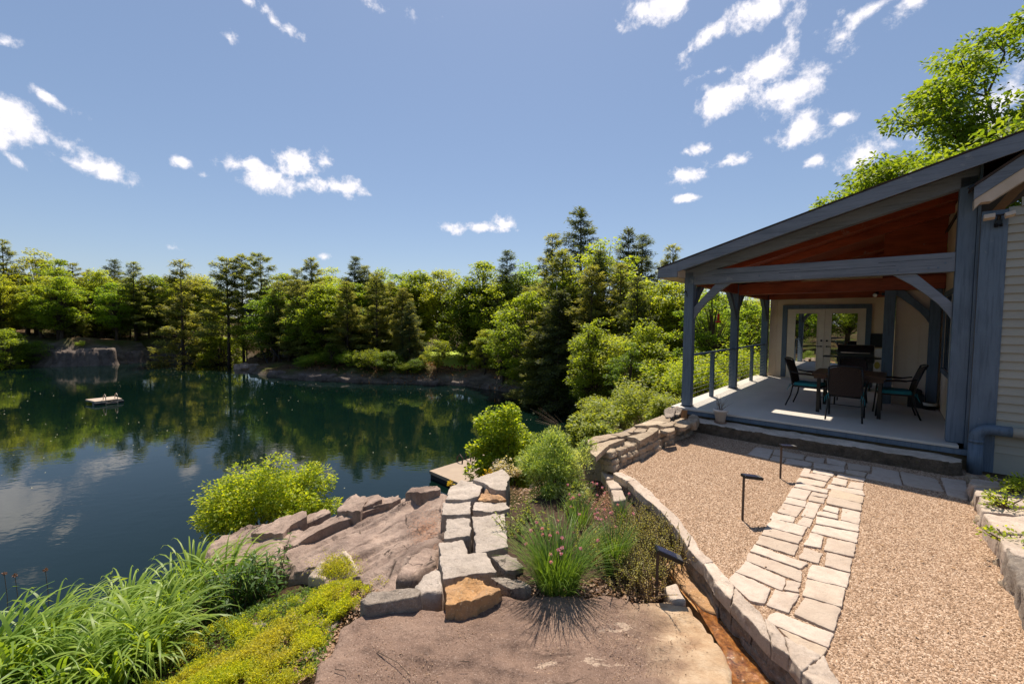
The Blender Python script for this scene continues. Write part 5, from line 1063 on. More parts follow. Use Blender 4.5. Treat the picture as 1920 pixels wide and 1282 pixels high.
# --- skyline and feature trees, read off the photo (px, top, distance)
FT = [('pi0',4,450,62,'tall pine with layered crown at the extreme left edge of the far wood'),('dy0',62,466,64,'yellow-green broadleaf tree with rounded top beside the leftmost pine'),('dm0',108,486,60,'mid green broadleaf tree above the left end of the rock cliff'),
 ('pi1',136,494,66,'small dark pine top just left of the smooth dip in the far-left skyline'),('pi2',165,506,70,'slim pine in the shallow dip of the far-left skyline'),('sp0',214,487,66,'narrow dark conifer breaking the skyline above the cliff'),('pi3',250,491,60,'dark pine above the right end of the rock cliff'),
 ('dy1',186,502,62,'yellow-green tree between the two small pines above the cliff'),('dm1',290,512,63,'low broadleaf tree in the skyline left of the solitary pointed pine'),('pi0',338,489,56,'solitary pointed pine standing clear in the middle of the left shoreline'),
 ('dy2',375,510,64,'pale yellow broadleaf tree behind the gap right of the solitary pine'),('pt0',424,487,56,'flat-topped pine, left of the pair at the swing frame'),('pt1',453,478,57,'tallest of three flat-topped pines above the swing frame'),('pt0',488,477,56,'rightmost of three flat-topped pines, sky showing under its crown'),
 ('dm2',525,508,60,'bright broadleaf tree right of the three flat-topped pines'),('pi1',556,506,55,'dark pine behind the long-needled pines of the peninsula'),('pi2',583,484,54,'pine with a sharp tip standing above the peninsula'),('dy0',622,500,58,'light green broadleaf top between two pointed pines'),
 ('sp1',666,482,52,'double-tipped dark conifer in the centre of the far skyline'),('pi3',684,498,53,'second dark tip close beside the double-tipped conifer'),('dm3',712,504,54,'yellowish broadleaf tree right of the double-tipped conifer'),('dm0',745,514,56,'low green tree in the skyline before the rounded crowns'),
 ('dm1',782,502,52,'narrow upright broadleaf tree with bluish green crown'),('dy1',832,500,50,'large rounded yellow-green crown left of the spreading maple'),('dd0',872,512,46,'dark-limbed broadleaf tree shading the lawn behind'),('dm2',905,486,46,'large spreading maple with sky showing through its limbs'),
 ('sp2',951,470,44,'dark narrow spruce in front of the spreading maple'),('dm3',985,492,46,'broadleaf tree right of the narrow spruce'),('pi1',1036,440,36,'dark pine tip left of the tallest spruce'),('sp0',1089,392,37,'tallest dark spruce, pointed crown above all the others'),
 ('pi3',1055,470,31,'grey-green pine filling below the left side of the tallest spruce'),('dy0',1135,446,31,'bright yellow-green tree just right of the tallest spruce'),('sp1',1178,430,34,'left of two dark conifer tips near the porch roof'),('sp2',1206,441,35,'right of two dark conifer tips near the porch roof'),
 ('pi1',1165,495,27,'fresh green pine right of centre, below the two dark tips'),('pi0',1262,460,33,'dark pine tip rising beside the corner of the porch roof'),('dy1',1230,520,25,'yellow-green tree left of the front porch post'),('sp1',1125,470,29,'dark conifer right below the tallest spruce'),('sp2',1195,520,24,'dark conifer left of the roof corner in the tree mass'),('pi2',1110,500,27,'long-needled pine in the middle of the right-hand tree mass'),
 ('sp0',1050,545,29,'dark shady conifer at the water behind the centre of the tree mass'),('dm1',1000,540,34,'broadleaf tree leaning over the narrow arm of the lake'),('sap0',1210,600,20,'pale green sapling close to the porch, below the roof corner'),('dy2',1290,515,24,'bright tree seen through the first porch bay'),
 ('dm2',1340,540,20,'green tree seen between the front and middle porch posts'),('dm3',1400,550,22,'green tree seen between the middle and back porch posts'),('dd1',1185,640,19,'dark leafy tree overhanging the lake left of the porch'),('dm3',1120,600,23,'broadleaf tree with horizontal sprays above the lake arm')]
for a in FT: tree_px(a[0], a[1], a[2], a[3], a[4], None, 1.0 if a[0][0] == 'p' else 1.12)
MT_ = [('pi3',650,528,45.5,'long-needled pine at the right part of the peninsula, its branches nearly touching water'),('pi0',706,512,46,'tall grey-green pine on the peninsula with open horizontal branches'),('pi1',560,560,49,'lower grey-green pine near the bare tip of the peninsula'),('pi2',600,530,48,'grey-green pine in the middle of the peninsula'),
 ('pi3',755,540,45,'grey-green pine right of the peninsula, shading the bank'),('sap0',462,588,55,'bright sapling left of the leaning swing poles'),('sap1',500,598,53.5,'bright sapling right behind the leaning swing poles'),('dm2',540,560,53,'fresh green tree behind the saplings of the peninsula'),
 ('sap1',820,632,41,'light green sapling on the bank left of the little lawn'),('sap0',872,640,42,'thin sapling standing before the little lawn'),('sp2',768,566,43.5,'slim dark conifer with bare lower trunk on the reddish bank'),('dm0',945,590,37,'rounded bright tree at the water right of the lawn'),('dy1',910,615,39,'yellow-green bush-like tree right of the little lawn'),
 ('bush0',690,650,42,'dark green shrub overhanging the water at the middle of the bank'),('bush1',730,655,41.5,'low dark shrub in the shade of the bank'),('bush0',985,670,35,'shrub with reddish tips at the mouth of the lake arm'),('bush1',1030,690,32,'dark shrub low over the lake arm'),
 ('bush1',1090,690,29,'shaded shrub at the far corner of the lake arm'),('sap1',1150,620,22,'light sapling beside the lake arm, right of the dark shrubs'),('pi3',1020,585,31,'soft pine rising right of the reddish-tipped shrub'),('pi1',1075,540,30,'grey-green pine below the tallest spruce'),
 ('dd0',620,640,44,'dark small tree rooted among reddish brush on the peninsula'),('sap0',605,660,46,'young yellow-green tree in front of the peninsula pines')]
for a in MT_: tree_px(a[0], a[1], a[2], a[3], a[4], None, 1.15)
for px, top, D_, k, lab in [(225,640,59,'bush1','dark shrub at the foot of the cliff, right end'),(262,612,61,'dd0','dark leafy tree on the far shore next to the cliff'),(300,600,62,'dd1','broad dark green tree low over the far water'),(345,610,62,'dd0','dark green tree on the far shore, middle of the dark group'),
        (385,600,60.5,'dd1','dark green tree on the far shore left of the bright saplings'),(415,610,58,'dm3','mid green tree at the far bay behind the peninsula tip'),(5,612,50,'dm1','green tree at the left frame edge standing on the cliff'),(150,650,54,'bush0','green bush growing from a cleft in the cliff'),(60,636,52,'bush1','small bush on top of the left cliff')]:
    tree_px(k, px, top, D_, lab, None, 1.1)
# --- the wood behind: rows nobody could tell apart
lab_p = 'one of the many alike pines packed in the wood behind the far shore'; lab_d = 'one of the many alike broadleaf trees packed in the wood behind the far shore'
cnt = 0
for i in range(175):
    px = random.uniform(-60, 1010); D_ = random.choice([57, 62, 66, 71, 78])+random.uniform(-2, 2)
    if px > 430: D_ = random.choice([49, 53, 58, 64])+random.uniform(-2, 2)
    if 790 < px < 905 and D_ < 60: continue
    if px > 870: D_ = random.choice([44, 50, 56])+random.uniform(-2, 2)
    x, y, _ = Dp(px, 600, D_)
    if lake_dist(np.array([x]), np.array([y]))[0] < 1.5: continue
    topy = random.uniform(518, 556)-(8 if px < 120 else 0); z = Dp(px, topy, D_)[2]
    k = random.choice(['pi0', 'pi1', 'pi2', 'pi3', 'dm0', 'dm1', 'dm2', 'dm3', 'dy0', 'dy1', 'dy2', 'sp1'])
    con = k[:2] in ('pi', 'sp')
    nm = lab_p if con else lab_d
    if k[:2] == 'sp': k = 'pi3'
    plant(k, x, y, z, nm, 'pines of the far wood' if con else 'broadleaf trees of the far wood', 1.0 if con else 1.15)
for i in range(26):
    px = random.uniform(1000, 1440); D_ = random.uniform(26, 46); x, y, _ = Dp(px, 600, D_)
    if lake_dist(np.array([x]), np.array([y]))[0] < 1.0: continue
    z = Dp(px, random.uniform(530, 590), D_)[2]; k = random.choice(['dm0', 'dm1', 'dy0', 'dy2', 'dd0'])
    plant(k, x, y, z, 'one of the alike broadleaf trees massed behind the porch posts and lake arm', 'broadleaf trees behind the porch', 1.2)
# trees on the near left bank, outside the frame, that the door glass mirrors
for x, y, z, k, lab in [(-17,-9,7,'dm0','broadleaf tree on the near bank behind the camera, left one'),(-20,-4,8,'dy1','yellow-green tree on the near bank behind the camera, middle one'),(-14,-14,9,'dm2','broadleaf tree behind the camera, right one'),(-26,-14,10,'dm1','tall broadleaf tree behind the camera, farthest one'),(-30,-24,10,'dd0','dark broadleaf tree far behind the camera, back row left'),(-36,-16,10,'dm3','broadleaf tree far behind the camera, back row right'),(-32,-6,9,'dy2','yellow-green tree far behind the camera beyond the bank'),(-16,-22,10,'dd1','dark broadleaf tree far behind the camera, path side'),(-40,-30,11,'dm0','broadleaf tree farthest behind the camera'),(-44,-8,10,'dm2','broadleaf tree far behind the camera across the bank'),(-9,-14,8,'pi1','pine behind the camera on the path side'),(-23,-20,10,'dy0','yellow-green tree behind the camera, back row')]:
    plant(k, x, y, z, lab, None, 1.2)
# --- big oak behind the house
def gen_oak(seed):
    r = np.random.default_rng(seed); mb = MB(); P = []; D = []
    def grow(p, d, l, rad, dep):
        e = p+d*l; m_ = (p+e)/2+r.normal(size=3)*l*.07; mb.tube([tuple(p), tuple(m_), tuple(e)], [rad, rad*.85, rad*.68], 7 if dep < 2 else 4, False)
        if dep >= 3:
            n = 60 if dep == 3 else 170
            dd = r.normal(size=(n, 3)); dd /= np.linalg.norm(dd, axis=1, keepdims=True)
            q = e+dd*(r.uniform(.2, 1, n)**.5)[:, None]*np.array([.60, .60, .30]); P.append(q); D.append(dd*np.array([1, 1, .3])-np.array([0, 0, .25]))
        if dep < 5:
            for k in range(3 if dep < 4 else 2):
                a = r.uniform(0, 6.28); t = unit(r.normal(size=3)); nd = unit(d*.62+t*.62+np.array([0, 0, .16])); grow(e, nd, l*r.uniform(.62, .82), rad*.62, dep+1)
    base = np.array([0., 0, -.3])
    mb.tube([(0, 0, -.4), (.05, 0, 1.5), (0, .1, 3.2)], [.30, .24, .20], 10, False)
    for k in range(7):
        a = k*2*math.pi/7+r.uniform(-.3, .3); grow(np.array([0, .1, 2.6+.25*k*.6]), unit(np.array([math.cos(a), math.sin(a), r.uniform(.35, 1.1)])), 2.3, .12, 1)
    grow(np.array([0, .1, 3.2]), np.array([0, 0, 1.]), 2.6, .16, 1)
    P = np.concatenate(P); D = np.concatenate(D); return leafq(P, .165, .5, .35, r, .15, D), mb
q, mb = gen_oak(5)
ok = thing('oak_tree', 'large leafy oak rising behind the porch roof at the right', 'tree', (18.0, 16.2, tz(18.0, 16.2)), 1.3)
ok.scale = (1.08, 1.08, 1.18); mb.build('trunk', MA['bark'], ok, True); quads('crown', q, LM['oak'], ok)
q2, mb2 = gen_oak(9)
o2_ = thing('oak_tree', 'second oak farther right whose crown fills the top right corner', 'tree', (24.5, 19, tz(24.5, 19)), 2.); o2_.scale = (1.25, 1.25, 1.3); mb2.build('trunk', MA['bark'], o2_, True); quads('crown', q2, LM['oak'], o2_)
# --- lawn strip beyond the bank
lw = [Dp(px, py, d) for px, py, d in [(800,690,44),(895,692,43),(905,668,56),(720,668,58)]]
mb = MB(); nx = 14; v = []; f = []
for jx in range(nx+1):
    for iy in range(nx+1):
        a, b = jx/nx, iy/nx; x = (lw[0][0]*(1-a)+lw[1][0]*a)*(1-b)+(lw[3][0]*(1-a)+lw[2][0]*a)*b; y = (lw[0][1]*(1-a)+lw[1][1]*a)*(1-b)+(lw[3][1]*(1-a)+lw[2][1]*a)*b
        v.append((x, y, tz(x, y)+.06))
for jx in range(nx):
    for iy in range(nx): q = jx*(nx+1)+iy; f.append((q, q+nx+1, q+nx+2, q+1))
mb.add(v, f); tag(mb.build('lawn', simple('lawn_grass', (.36, .46, .05), (.25, .33, .04), 2, .9, .5, 30), None, True), None, None, None, 'structure')
# shore rocks
for k, (px, py, w, lab) in enumerate([(452,693,3.2,'pale rock at the very tip of the peninsula'),(490,699,4.2,'flat grey ledge on the peninsula shore'),(540,706,5,'long dark ledge below the swing poles'),(600,713,4.5,'dark shore ledge under the peninsula pines'),(660,717,3.5,'shaded shore rock at the foot of the dark shrubs'),
          (748,719,3,'reddish shore rock left of the little lawn'),(806,722,3.6,'long shore rock below the light green sapling'),(868,724,3,'dark shore rock before the little lawn'),(930,731,2.6,'mossy shore rock right of the lawn'),(1010,745,2.4,'dark rock at the mouth of the lake arm'),(1068,764,2.6,'shaded rock inside the lake arm')]):
    c = G(px, py, -4); h = .55 if k < 4 else .4; c = (c[0], c[1]+.7)
    rock('shore_rock', [(c[0]+w*.5*math.cos(a)*(1+.2*math.sin(3*a+k)), c[1]+w*.28*math.sin(a)+.25) for a in np.linspace(0, 6.28, 13)[:-1]], -4+h, -4.6, MA['cliff'] if k not in (0,) else MA['outcrop'], label=lab, cat='rock', n=40, rings=7, bev=.22, amp=.16, fs=.9, edge=.15)
for k, (px, py, w, h, lab) in enumerate([(30,684,9,2.3,'left part of the grey rock cliff at the far left shore'),(110,686,9,2.0,'middle part of the far left rock cliff with slanting layers'),(190,681,7,1.7,'rounded right end of the far left rock cliff')]):
    c = G(px, py, -4); c = (c[0], c[1]+1.6)
    rock('cliff_rock', [(c[0]+w*.55*math.cos(a)*(1+.15*math.sin(4*a+k)), c[1]+2.2*math.sin(a)) for a in np.linspace(0, 6.28, 17)[:-1]], lambda x, y, h=h: -4+h+.35*fbm(x*.3, y*.5, 3.)+.2*fbm(x*1.1, y*1.1, 8.), -4.8, MA['cliff'], label=lab, cat='cliff', n=150, rings=12, bev=.35, amp=.22, fs=.9, edge=.25, under=.9)
for i in range(24):                                    # small bushes over the bare bank
    px = random.uniform(560, 1010); q0 = G(px, np.interp(px, [560, 700, 860, 1000], [711, 719, 723, 742]), -4); x, y = q0[0]+random.gauss(0, .4), q0[1]+random.uniform(.9, 3.4)
    if 790 < px < 905: continue
    zb = tz(x, y); plant(random.choice(['bush0', 'bush1', 'sap0']), x, y, zb+random.uniform(.9, 2.0), 'one of the small alike green bushes overhanging the far centre bank', 'small bushes on the far bank', 1.3)
# reddish brush on the bank
pts = []
for px, py, D_, n in [(600,690,45,160),(640,685,46,160),(760,700,41.5,200),(800,700,42,160),(960,715,37,160),(690,700,42,140),(860,705,41,120)]:
    c = Dp(px, py, D_)
    for _ in range(n): x = c[0]+random.gauss(0, 1.3); y = c[1]+random.gauss(0, 1.); pts.append((x, y, tz(x, y)+random.uniform(0, .5)))
tag(quads('brush', leafq(np.array(pts), .32, .4, .2), leafm('russet_brush', (.34, .15, .07), (.16, .09, .05), .2)), 'low russet and brown brush covering the far bank above the waterline', 'brush', None, 'stuff')
# ------------------------------------------------------------------ near shrubs
def bushmesh(n, rx, ry, rz, ls, asp=.5, up=.3, clumps=26, seed=1, cr=.3, base=0., lower=-.5, droop=.1, ragged=.25):
    r = np.random.default_rng(seed); P = []; D = []; mb = MB()
    for k in range(clumps):
        d = unit(r.normal(size=3)); 
        if d[2] < lower: d[2] = abs(d[2])*.5
        q = r.uniform(.5, 1.0)*(1+ragged*r.normal()*.5); c = np.array([d[0]*rx*q, d[1]*ry*q, rz*.5+d[2]*rz*.55*q])*.92
        mb.tube([(c[0]*.12, c[1]*.12, -rz*.3), tuple(c*np.array([.5, .5, .45])), tuple(c)], [.012, .008, .003], 4, False)
        m = int(n/clumps*r.uniform(.6, 1.4)); dd = r.normal(size=(m, 3)); dd /= np.linalg.norm(dd, axis=1, keepdims=True)
        s = cr*r.uniform(.65, 1.3); P.append(c+dd*(r.uniform(.15, 1, m)**.5)[:, None]*s*np.array([1, 1, .8])); D.append(dd*.8+np.array([d[0], d[1], .5])*.6)
    P = np.concatenate(P); D = np.concatenate(D); return leafq(P, ls, asp, up, r, droop, D), mb
def bush(name, lab, loc, args, lm, rz=0, cat='shrub', group=None):
    q, mb = bushmesh(**args); t = thing(name, lab, cat, loc, rz, group); mb.build('stems', MA['twig'], t); quads('foliage', q, lm, t); return t
yl = leafm('spring_yellow_leaf', (.41, .44, .035), (.15, .25, .02), .42, 0)
c = Dp(502, 945, 7.5); bush('shrub', 'large yellow-green rounded shrub between the brown rock and the lake', (c[0], c[1], c[2]-.95), dict(n=34000, rx=1.25, ry=.9, rz=1.75, ls=.055, asp=.55, clumps=90, seed=3, cr=.25, ragged=.2), yl)
gl = leafm('bright_maple_leaf', (.36, .41, .035), (.14, .23, .018), .42, 0)
c = Dp(950, 820, 7.6); bush('shrub', 'upright bright green shrub beside the dock, left of the stone wall', (c[0], c[1], c[2]-1.0), dict(n=15000, rx=.60, ry=.5, rz=1.65, ls=.062, asp=.7, clumps=60, seed=5, cr=.17, ragged=.22, lower=-1), gl)
wl_ = leafm('willow_leaf', (.38, .46, .13), (.14, .23, .045), .33, 0, c3=(.50, .52, .30))
c = Dp(1037, 875, 5.5); bush('shrub', 'dense bush of narrow pale-edged leaves at the top of the flower bed', (c[0], c[1], c[2]-.52), dict(n=17000, rx=.54, ry=.44, rz=1.0, ls=.052, asp=.22, up=.1, clumps=60, seed=6, cr=.14, droop=-.2, ragged=.4), wl_)
sm = leafm('sumac_leaf', (.30, .34, .06), (.12, .17, .03), .35, 0)
for k, (px, py, D_, s, lab) in enumerate([(1110,800,8.6,.8,'low olive shrub directly behind the left end of the dry-stone wall'),(1160,775,10.5,1.1,'airy olive shrub behind the middle of the dry-stone wall'),(1215,745,12.0,1.3,'airy yellow-olive shrub left of the front porch post'),
        (1135,760,13.5,1.2,'airy shrub at the lake arm above the wall'),(1245,765,10.0,.8,'small shrub between the porch post and the wall top'),(1270,700,13,1.5,'leafy bright shrub immediately left of the front porch post'),(1320,690,12,1.3,'bright shrub behind the railing, first bay'),(1385,670,14.5,1.5,'bright shrub behind the railing, second bay')]):
    c = Dp(px, py, D_); zb = tz(c[0], c[1]); bush('shrub', lab, (c[0], c[1], max(zb, c[2]-s*.9)), dict(n=4200, rx=.75*s, ry=.6*s, rz=1.25*s, ls=.085, asp=.42, up=.45, clumps=26, seed=20+k, cr=.24*s, ragged=.35), sm if k < 5 else gl)
# white-flowering bits and yellow sprig by the dock
c = Dp(948, 868, 6.6); bush('shrub', 'small whitish flowering shrublet behind the far granite block', (c[0], c[1], c[2]-.25), dict(n=700, rx=.22, ry=.18, rz=.30, ls=.035, asp=.7, clumps=12, seed=31, cr=.09), leafm('cream_flower', (.62, .56, .45), (.34, .30, .2), .3))
c = Dp(912, 888, 6.4); bush('plant', 'ochre-leaved sprig against the dock surface', (c[0], c[1], c[2]-.15), dict(n=90, rx=.09, ry=.08, rz=.22, ls=.05, asp=.5, clumps=5, seed=33, cr=.06), leafm('ochre_leaf', (.50, .34, .03), (.35, .25, .03), .4), cat='plant')
c = Dp(846, 905, 6.2); bush('plant', 'tiny yellow sprig at the near edge of the dock', (c[0], c[1], c[2]-.1), dict(n=60, rx=.04, ry=.04, rz=.14, ls=.03, asp=.5, clumps=4, seed=34, cr=.03), leafm('yellow_leaf', (.60, .45, .03), (.4, .3, .03), .4), cat='plant')
# ------------------------------------------------------------------ blades: curved strips
def blades(n, rbase, h, spread, w, seed, seg=7, gravity=1., zj=.3, lean=(0, 0)):
    r = np.random.default_rng(seed); V = []; Fq = []; k0 = 0
    for i in range(n):
        a = r.uniform(0, 6.28); b = r.uniform(0, 1)**.5*rbase; a2 = a+r.normal()*.5
        p = np.array([b*math.cos(a), b*math.sin(a), 0.]); L = h*r.uniform(.55, 1.15); th = r.uniform(.05, .5)*spread; dx = np.array([math.cos(a2), math.sin(a2), 0.])+np.array([lean[0], lean[1], 0]); dx /= np.linalg.norm(dx)
        side = np.array([-dx[1], dx[0], 0]); ww = w*r.uniform(.7, 1.2); tw = r.normal()*.4
        for s in range(seg+1):
            t = s/seg; wd = ww*(1-t**2.2)*(.55+.45*min(1, t*4))+.0004
            sd = side*math.cos(tw*t)+np.array([0, 0, 1])*math.sin(tw*t)
            V += [p-sd*wd/2, p+sd*wd/2]
            th2 = th+gravity*t*t*1.9; p = p+(dx*math.sin(th2)+np.array([0, 0, 1])*math.cos(th2))*L/seg
            if s < seg: q = k0+2*s; Fq.append((q, q+1, q+3, q+2))
        k0 += 2*(seg+1)
    return np.array(V), np.array(Fq)
dl = leafm('daylily_blade', (.28, .38, .055), (.11, .20, .028), .32, .006, .45, .4)
variants = []
for k in range(4):
    V_, F_ = blades(96, .11, .84, 1.6, .030, 200+k, 9, 1.25, lean=(.55, -.1)); variants.append((V_, F_))
dproto = [None]*4
spots = []
def daylily(px, py, z, s, lab, k):
    x, y, _ = G(px, py, z); zz = tz(x, y)
    if dproto[k] is None:
        t = thing('daylily_clump', lab, 'daylily', (x, y, zz), random.uniform(-.5, .5), 'daylily clumps'); quads('blades', variants[k][0], dl, t, True, variants[k][1]); dproto[k] = t
        t.scale = (s, s, s)
    else: dup(dproto[k], (x, y, zz), random.uniform(-.6, .6), (s, s, s*random.uniform(.85, 1.1)), lab, 'daylily clumps')
DLP = [(40,1270,'at the bottom left corner'),(120,1290,'on the bottom edge near the left corner'),(215,1285,'on the bottom edge, third from the left corner'),(20,1200,'at the left edge, upper one'),(110,1215,'inside the mass near the left edge'),(200,1225,'in the middle of the mass'),
       (290,1225,'on the right flank above the yellow stonecrop'),(70,1150,'on the crest at the far left'),(160,1150,'on the crest, second from the left'),(250,1160,'on the crest in the middle'),(340,1165,'right of the middle, arching towards the stonecrop'),(200,1105,'highest one against the lake'),
       (290,1100,'tall one against the lake, right of the highest'),(370,1105,'behind the dark leafy plants'),(430,1120,'at the right end, near the smooth rock'),(130,1100,'left of the highest one against the lake'),(340,1060,'farthest one, touching the shrub'),(-40,1230,'cut by the left frame edge'),(-30,1290,'in the very corner, cut by the frame'),(250,1050,'far one down by the water')]
for i, (px, py, l) in enumerate(DLP): daylily(px, py+25, -1.15 if py > 1180 else -1.45, random.uniform(.85, 1.1), 'arching green daylily clump '+l, i % 4)
# broad-leaved dark herbs
def gen_herb(seed, stems=9, h=.55, ls=.10, nper=22, spread=.16, asp=.28):
    r = np.random.default_rng(seed); mb = MB(); P = []; D = []
    for s in range(stems):
        a = r.uniform(0, 6.28); b = r.uniform(0, spread); lx, ly = r.normal()*.09, r.normal()*.09; hh = h*r.uniform(.7, 1.15)
        x0, y0 = b*math.cos(a), b*math.sin(a); mb.tube([(x0, y0, -.05), (x0+lx*.5, y0+ly*.5, hh*.6), (x0+lx, y0+ly, hh)], [.005, .004, .002], 5, False)
        for k in range(nper):
            t = (k+1)/nper; an = k*2.4; P.append((x0+lx*t, y0+ly*t, hh*t)); D.append((math.cos(an), math.sin(an), .45))
    return leafq(np.array(P), ls, asp, .45, r, .12, np.array(D)*1.5), mb
hm = leafm('dark_herb_leaf', (.09, .17, .03), (.035, .085, .016), .3, 0)
for i, (px, py, lab) in enumerate([(480,1118,'dark leafy herb at the right end of the daylilies, nearest the rock'),(445,1140,'dark leafy herb just left of the one nearest the rock'),(510,1105,'small dark leafy herb touching the brown outcrop'),(405,1150,'dark leafy herb among the daylily blades'),(455,1105,'tall dark leafy herb behind the others'),(230,1120,'upright narrow-leaved stem standing out above the daylilies'),(170,1130,'pale green pointed stem above the daylilies, left')]):
    x, y, _ = G(px, py+20, -1.2); q, mb = gen_herb(300+i, 10 if i < 5 else 3, .50 if i < 5 else .75, .085 if i < 5 else .10, 24); t = thing('leafy_herb', lab, 'plant', (x, y, tz(x, y))); mb.build('stems', MA['twig'], t); quads('leaves', q, hm if i < 5 else dl, t)
gm = leafm('light_herb_leaf', (.30, .34, .06), (.12, .18, .03), .35, 0)
for i, (px, py, lab) in enumerate([(972,1010,'low light green leafy plant leaning on the largest granite block'),(985,975,'light green leafy plant between the granite blocks and the pale-edged bush'),(1015,1010,'light green leafy plant half hidden behind the large chive clump'),(1095,1035,'light green leafy plant between the large and the narrow chive clump'),(1070,960,'light green leafy plant in front of the pale-edged bush')]):
    x, y, _ = G(px, py, -.20); q, mb = gen_herb(320+i, 12, .20, .045, 16, .12); t = thing('leafy_herb', lab, 'plant', (x, y, -.20)); mb.build('stems', MA['twig'], t); quads('leaves', q, gm, t)
# chives
cm = leafm('chive_blade', (.17, .27, .045), (.07, .14, .025), .22, 0); fm = leafm('pink_flower', (.66, .33, .52), (.46, .20, .38), .3, 0)
def chives(lab, px, py, n, h, sp, seed, flowers, rb=.09, z=-.20):
    x, y, _ = G(px, py, z); V_, F_ = blades(n, rb, h, sp, .0062, seed, 8, .55); t = thing('chive_clump', lab, 'chives', (x, y, z)); quads('blades', V_, cm, t, True, F_)
    r = np.random.default_rng(seed)
    for k in range(flowers):
        a = r.uniform(0, 6.28); l = r.uniform(.08, .42); hh = h*r.uniform(.55, 1.02); st = MB().tube([(0, 0, 0), (l*.35*math.cos(a), l*.35*math.sin(a), hh*.6), (l*math.cos(a), l*math.sin(a), hh)], .0016, 4)
        so = st.build('flower_stalk', MA['twig'] if k % 3 == 0 else cm, t)
        d = r.normal(size=(46, 3)); d /= np.linalg.norm(d, axis=1, keepdims=True); P = np.array([l*math.cos(a), l*math.sin(a), hh])+d*.005
        quads('flower_head', leafq(P, .0125, .5, 0, r, None, d*4), fm, so)
    return t
chives('large chive clump with mauve flowers at the edge of the brown slab', 1045, 1105, 760, .60, 1.3, 401, 19, .15)
chives('narrower upright chive clump right of the large one', 1152, 1075, 330, .46, .4, 402, 6, .08)
chives('small flowering chive tuft near the three flat stones', 1165, 985, 90, .30, .5, 403, 6, .05)
chives('thin flowering tuft in front of the pale-edged bush', 1085, 985, 160, .36, .9, 404, 12, .14)
# thyme / lavender-like fuzz
tm = leafm('thyme_leaf', (.46, .44, .14), (.22, .23, .07), .35, 0, c3=(.36, .25, .14))
for i, (px, py, s, lab) in enumerate([(1205,1010,.9,'wiry olive-brown thyme bush against the stone edging, far one'),(1215,1050,1.0,'wiry olive-brown thyme bush in the middle, above the nearest lamp'),(1190,1095,.85,'olive-green thyme bush beside the nearest lamp post'),(1130,1040,.7,'straw-coloured thin bush between the two chive clumps'),(1235,975,.6,'brownish thyme tuft at the far end of the stone edging')]):
    x, y, _ = G(px, py, -.20); q, mb = gen_herb(340+i, 150, .27*s, .018, 34, .31*s, .35); t = thing('thyme_bush', lab, 'thyme bush', (x, y, -.20)); mb.build('stems', MA['twig'], t); quads('leaves', q, tm, t)
# pink ground cover
pts = [G(random.gauss(1128, 18), random.gauss(935, 18), -.20) for _ in range(1500)]
tag(quads('ground_cover', leafq(np.array([(p[0], p[1], p[2]+random.uniform(0, .05)) for p in pts]), .018, .6, .5), leafm('rosy_groundcover', (.42, .19, .14), (.26, .15, .08), .2)), 'low rosy brown ground cover beside the three flat stones', 'ground cover', None, 'stuff')
# stonecrop mats
def scatter(reg, n, z, f=None, thr=0., sc_=3.5):
    q = np.array([G(*p, z)[:2] for p in reg]); lo, hi = q.min(0), q.max(0); X = rng.uniform(lo[0], hi[0], n*2); Y = rng.uniform(lo[1], hi[1], n*2); k = inside(X, Y, q)
    k &= (wav(X, Y, sc_)*.5+.7*wav(X, Y, sc_*3.3)+.5*wav(X, Y, sc_*8)+rng.normal(size=len(X))*.22) > thr
    X, Y = X[k][:n], Y[k][:n]; return X, Y, terr(X, Y)
sedm = leafm('stonecrop_leaf', (.50, .49, .035), (.25, .33, .025), .38, 0, c3=(.40, .37, .07))
Q = []
for reg, n, z, thr in [([(250,1282),(300,1225),(420,1150),(520,1130),(640,1105),(690,1120),(680,1160),(620,1200),(600,1282)], 9500, -.85, .22), ([(200,1330),(280,1240),(480,1190),(600,1220),(590,1330)], 7500, -.8, .12), ([(560,1120),(700,1090),(730,1110),(670,1150),(560,1150)], 2500, -.65, .15)]:
    X, Y, Z_ = scatter(reg, n, z, thr=thr); m = 6
    for k in range(m):
        hgt = .012+.012*k; P = np.stack([X+rng.normal(size=len(X))*.009, Y+rng.normal(size=len(X))*.009, Z_+hgt+.03*(1+wav(X, Y, 9))+.02*wav(X, Y, 21)], -1); Q.append(leafq(P, .020, .45, .2, rng, -.6))
P = []
for _ in range(3400):                                 # on the pointed rock
    a = fr(random.gauss(630, 19), random.gauss(1068, 11), f3)
    if wav(np.array([a[0]]), np.array([a[1]]), 11)[0]+random.gauss(0, .3) > -.45: P.append((a[0]+random.gauss(0, .01), a[1], f3(a[0], a[1])+random.uniform(.0, .05)))
Q.append(leafq(np.array(P), .020, .45, .2, rng, -.6))
tag(quads('stonecrop', np.concatenate(Q), sedm), 'bright yellow-green stonecrop mats spreading between the daylilies and the slab', 'stonecrop', None, 'stuff')
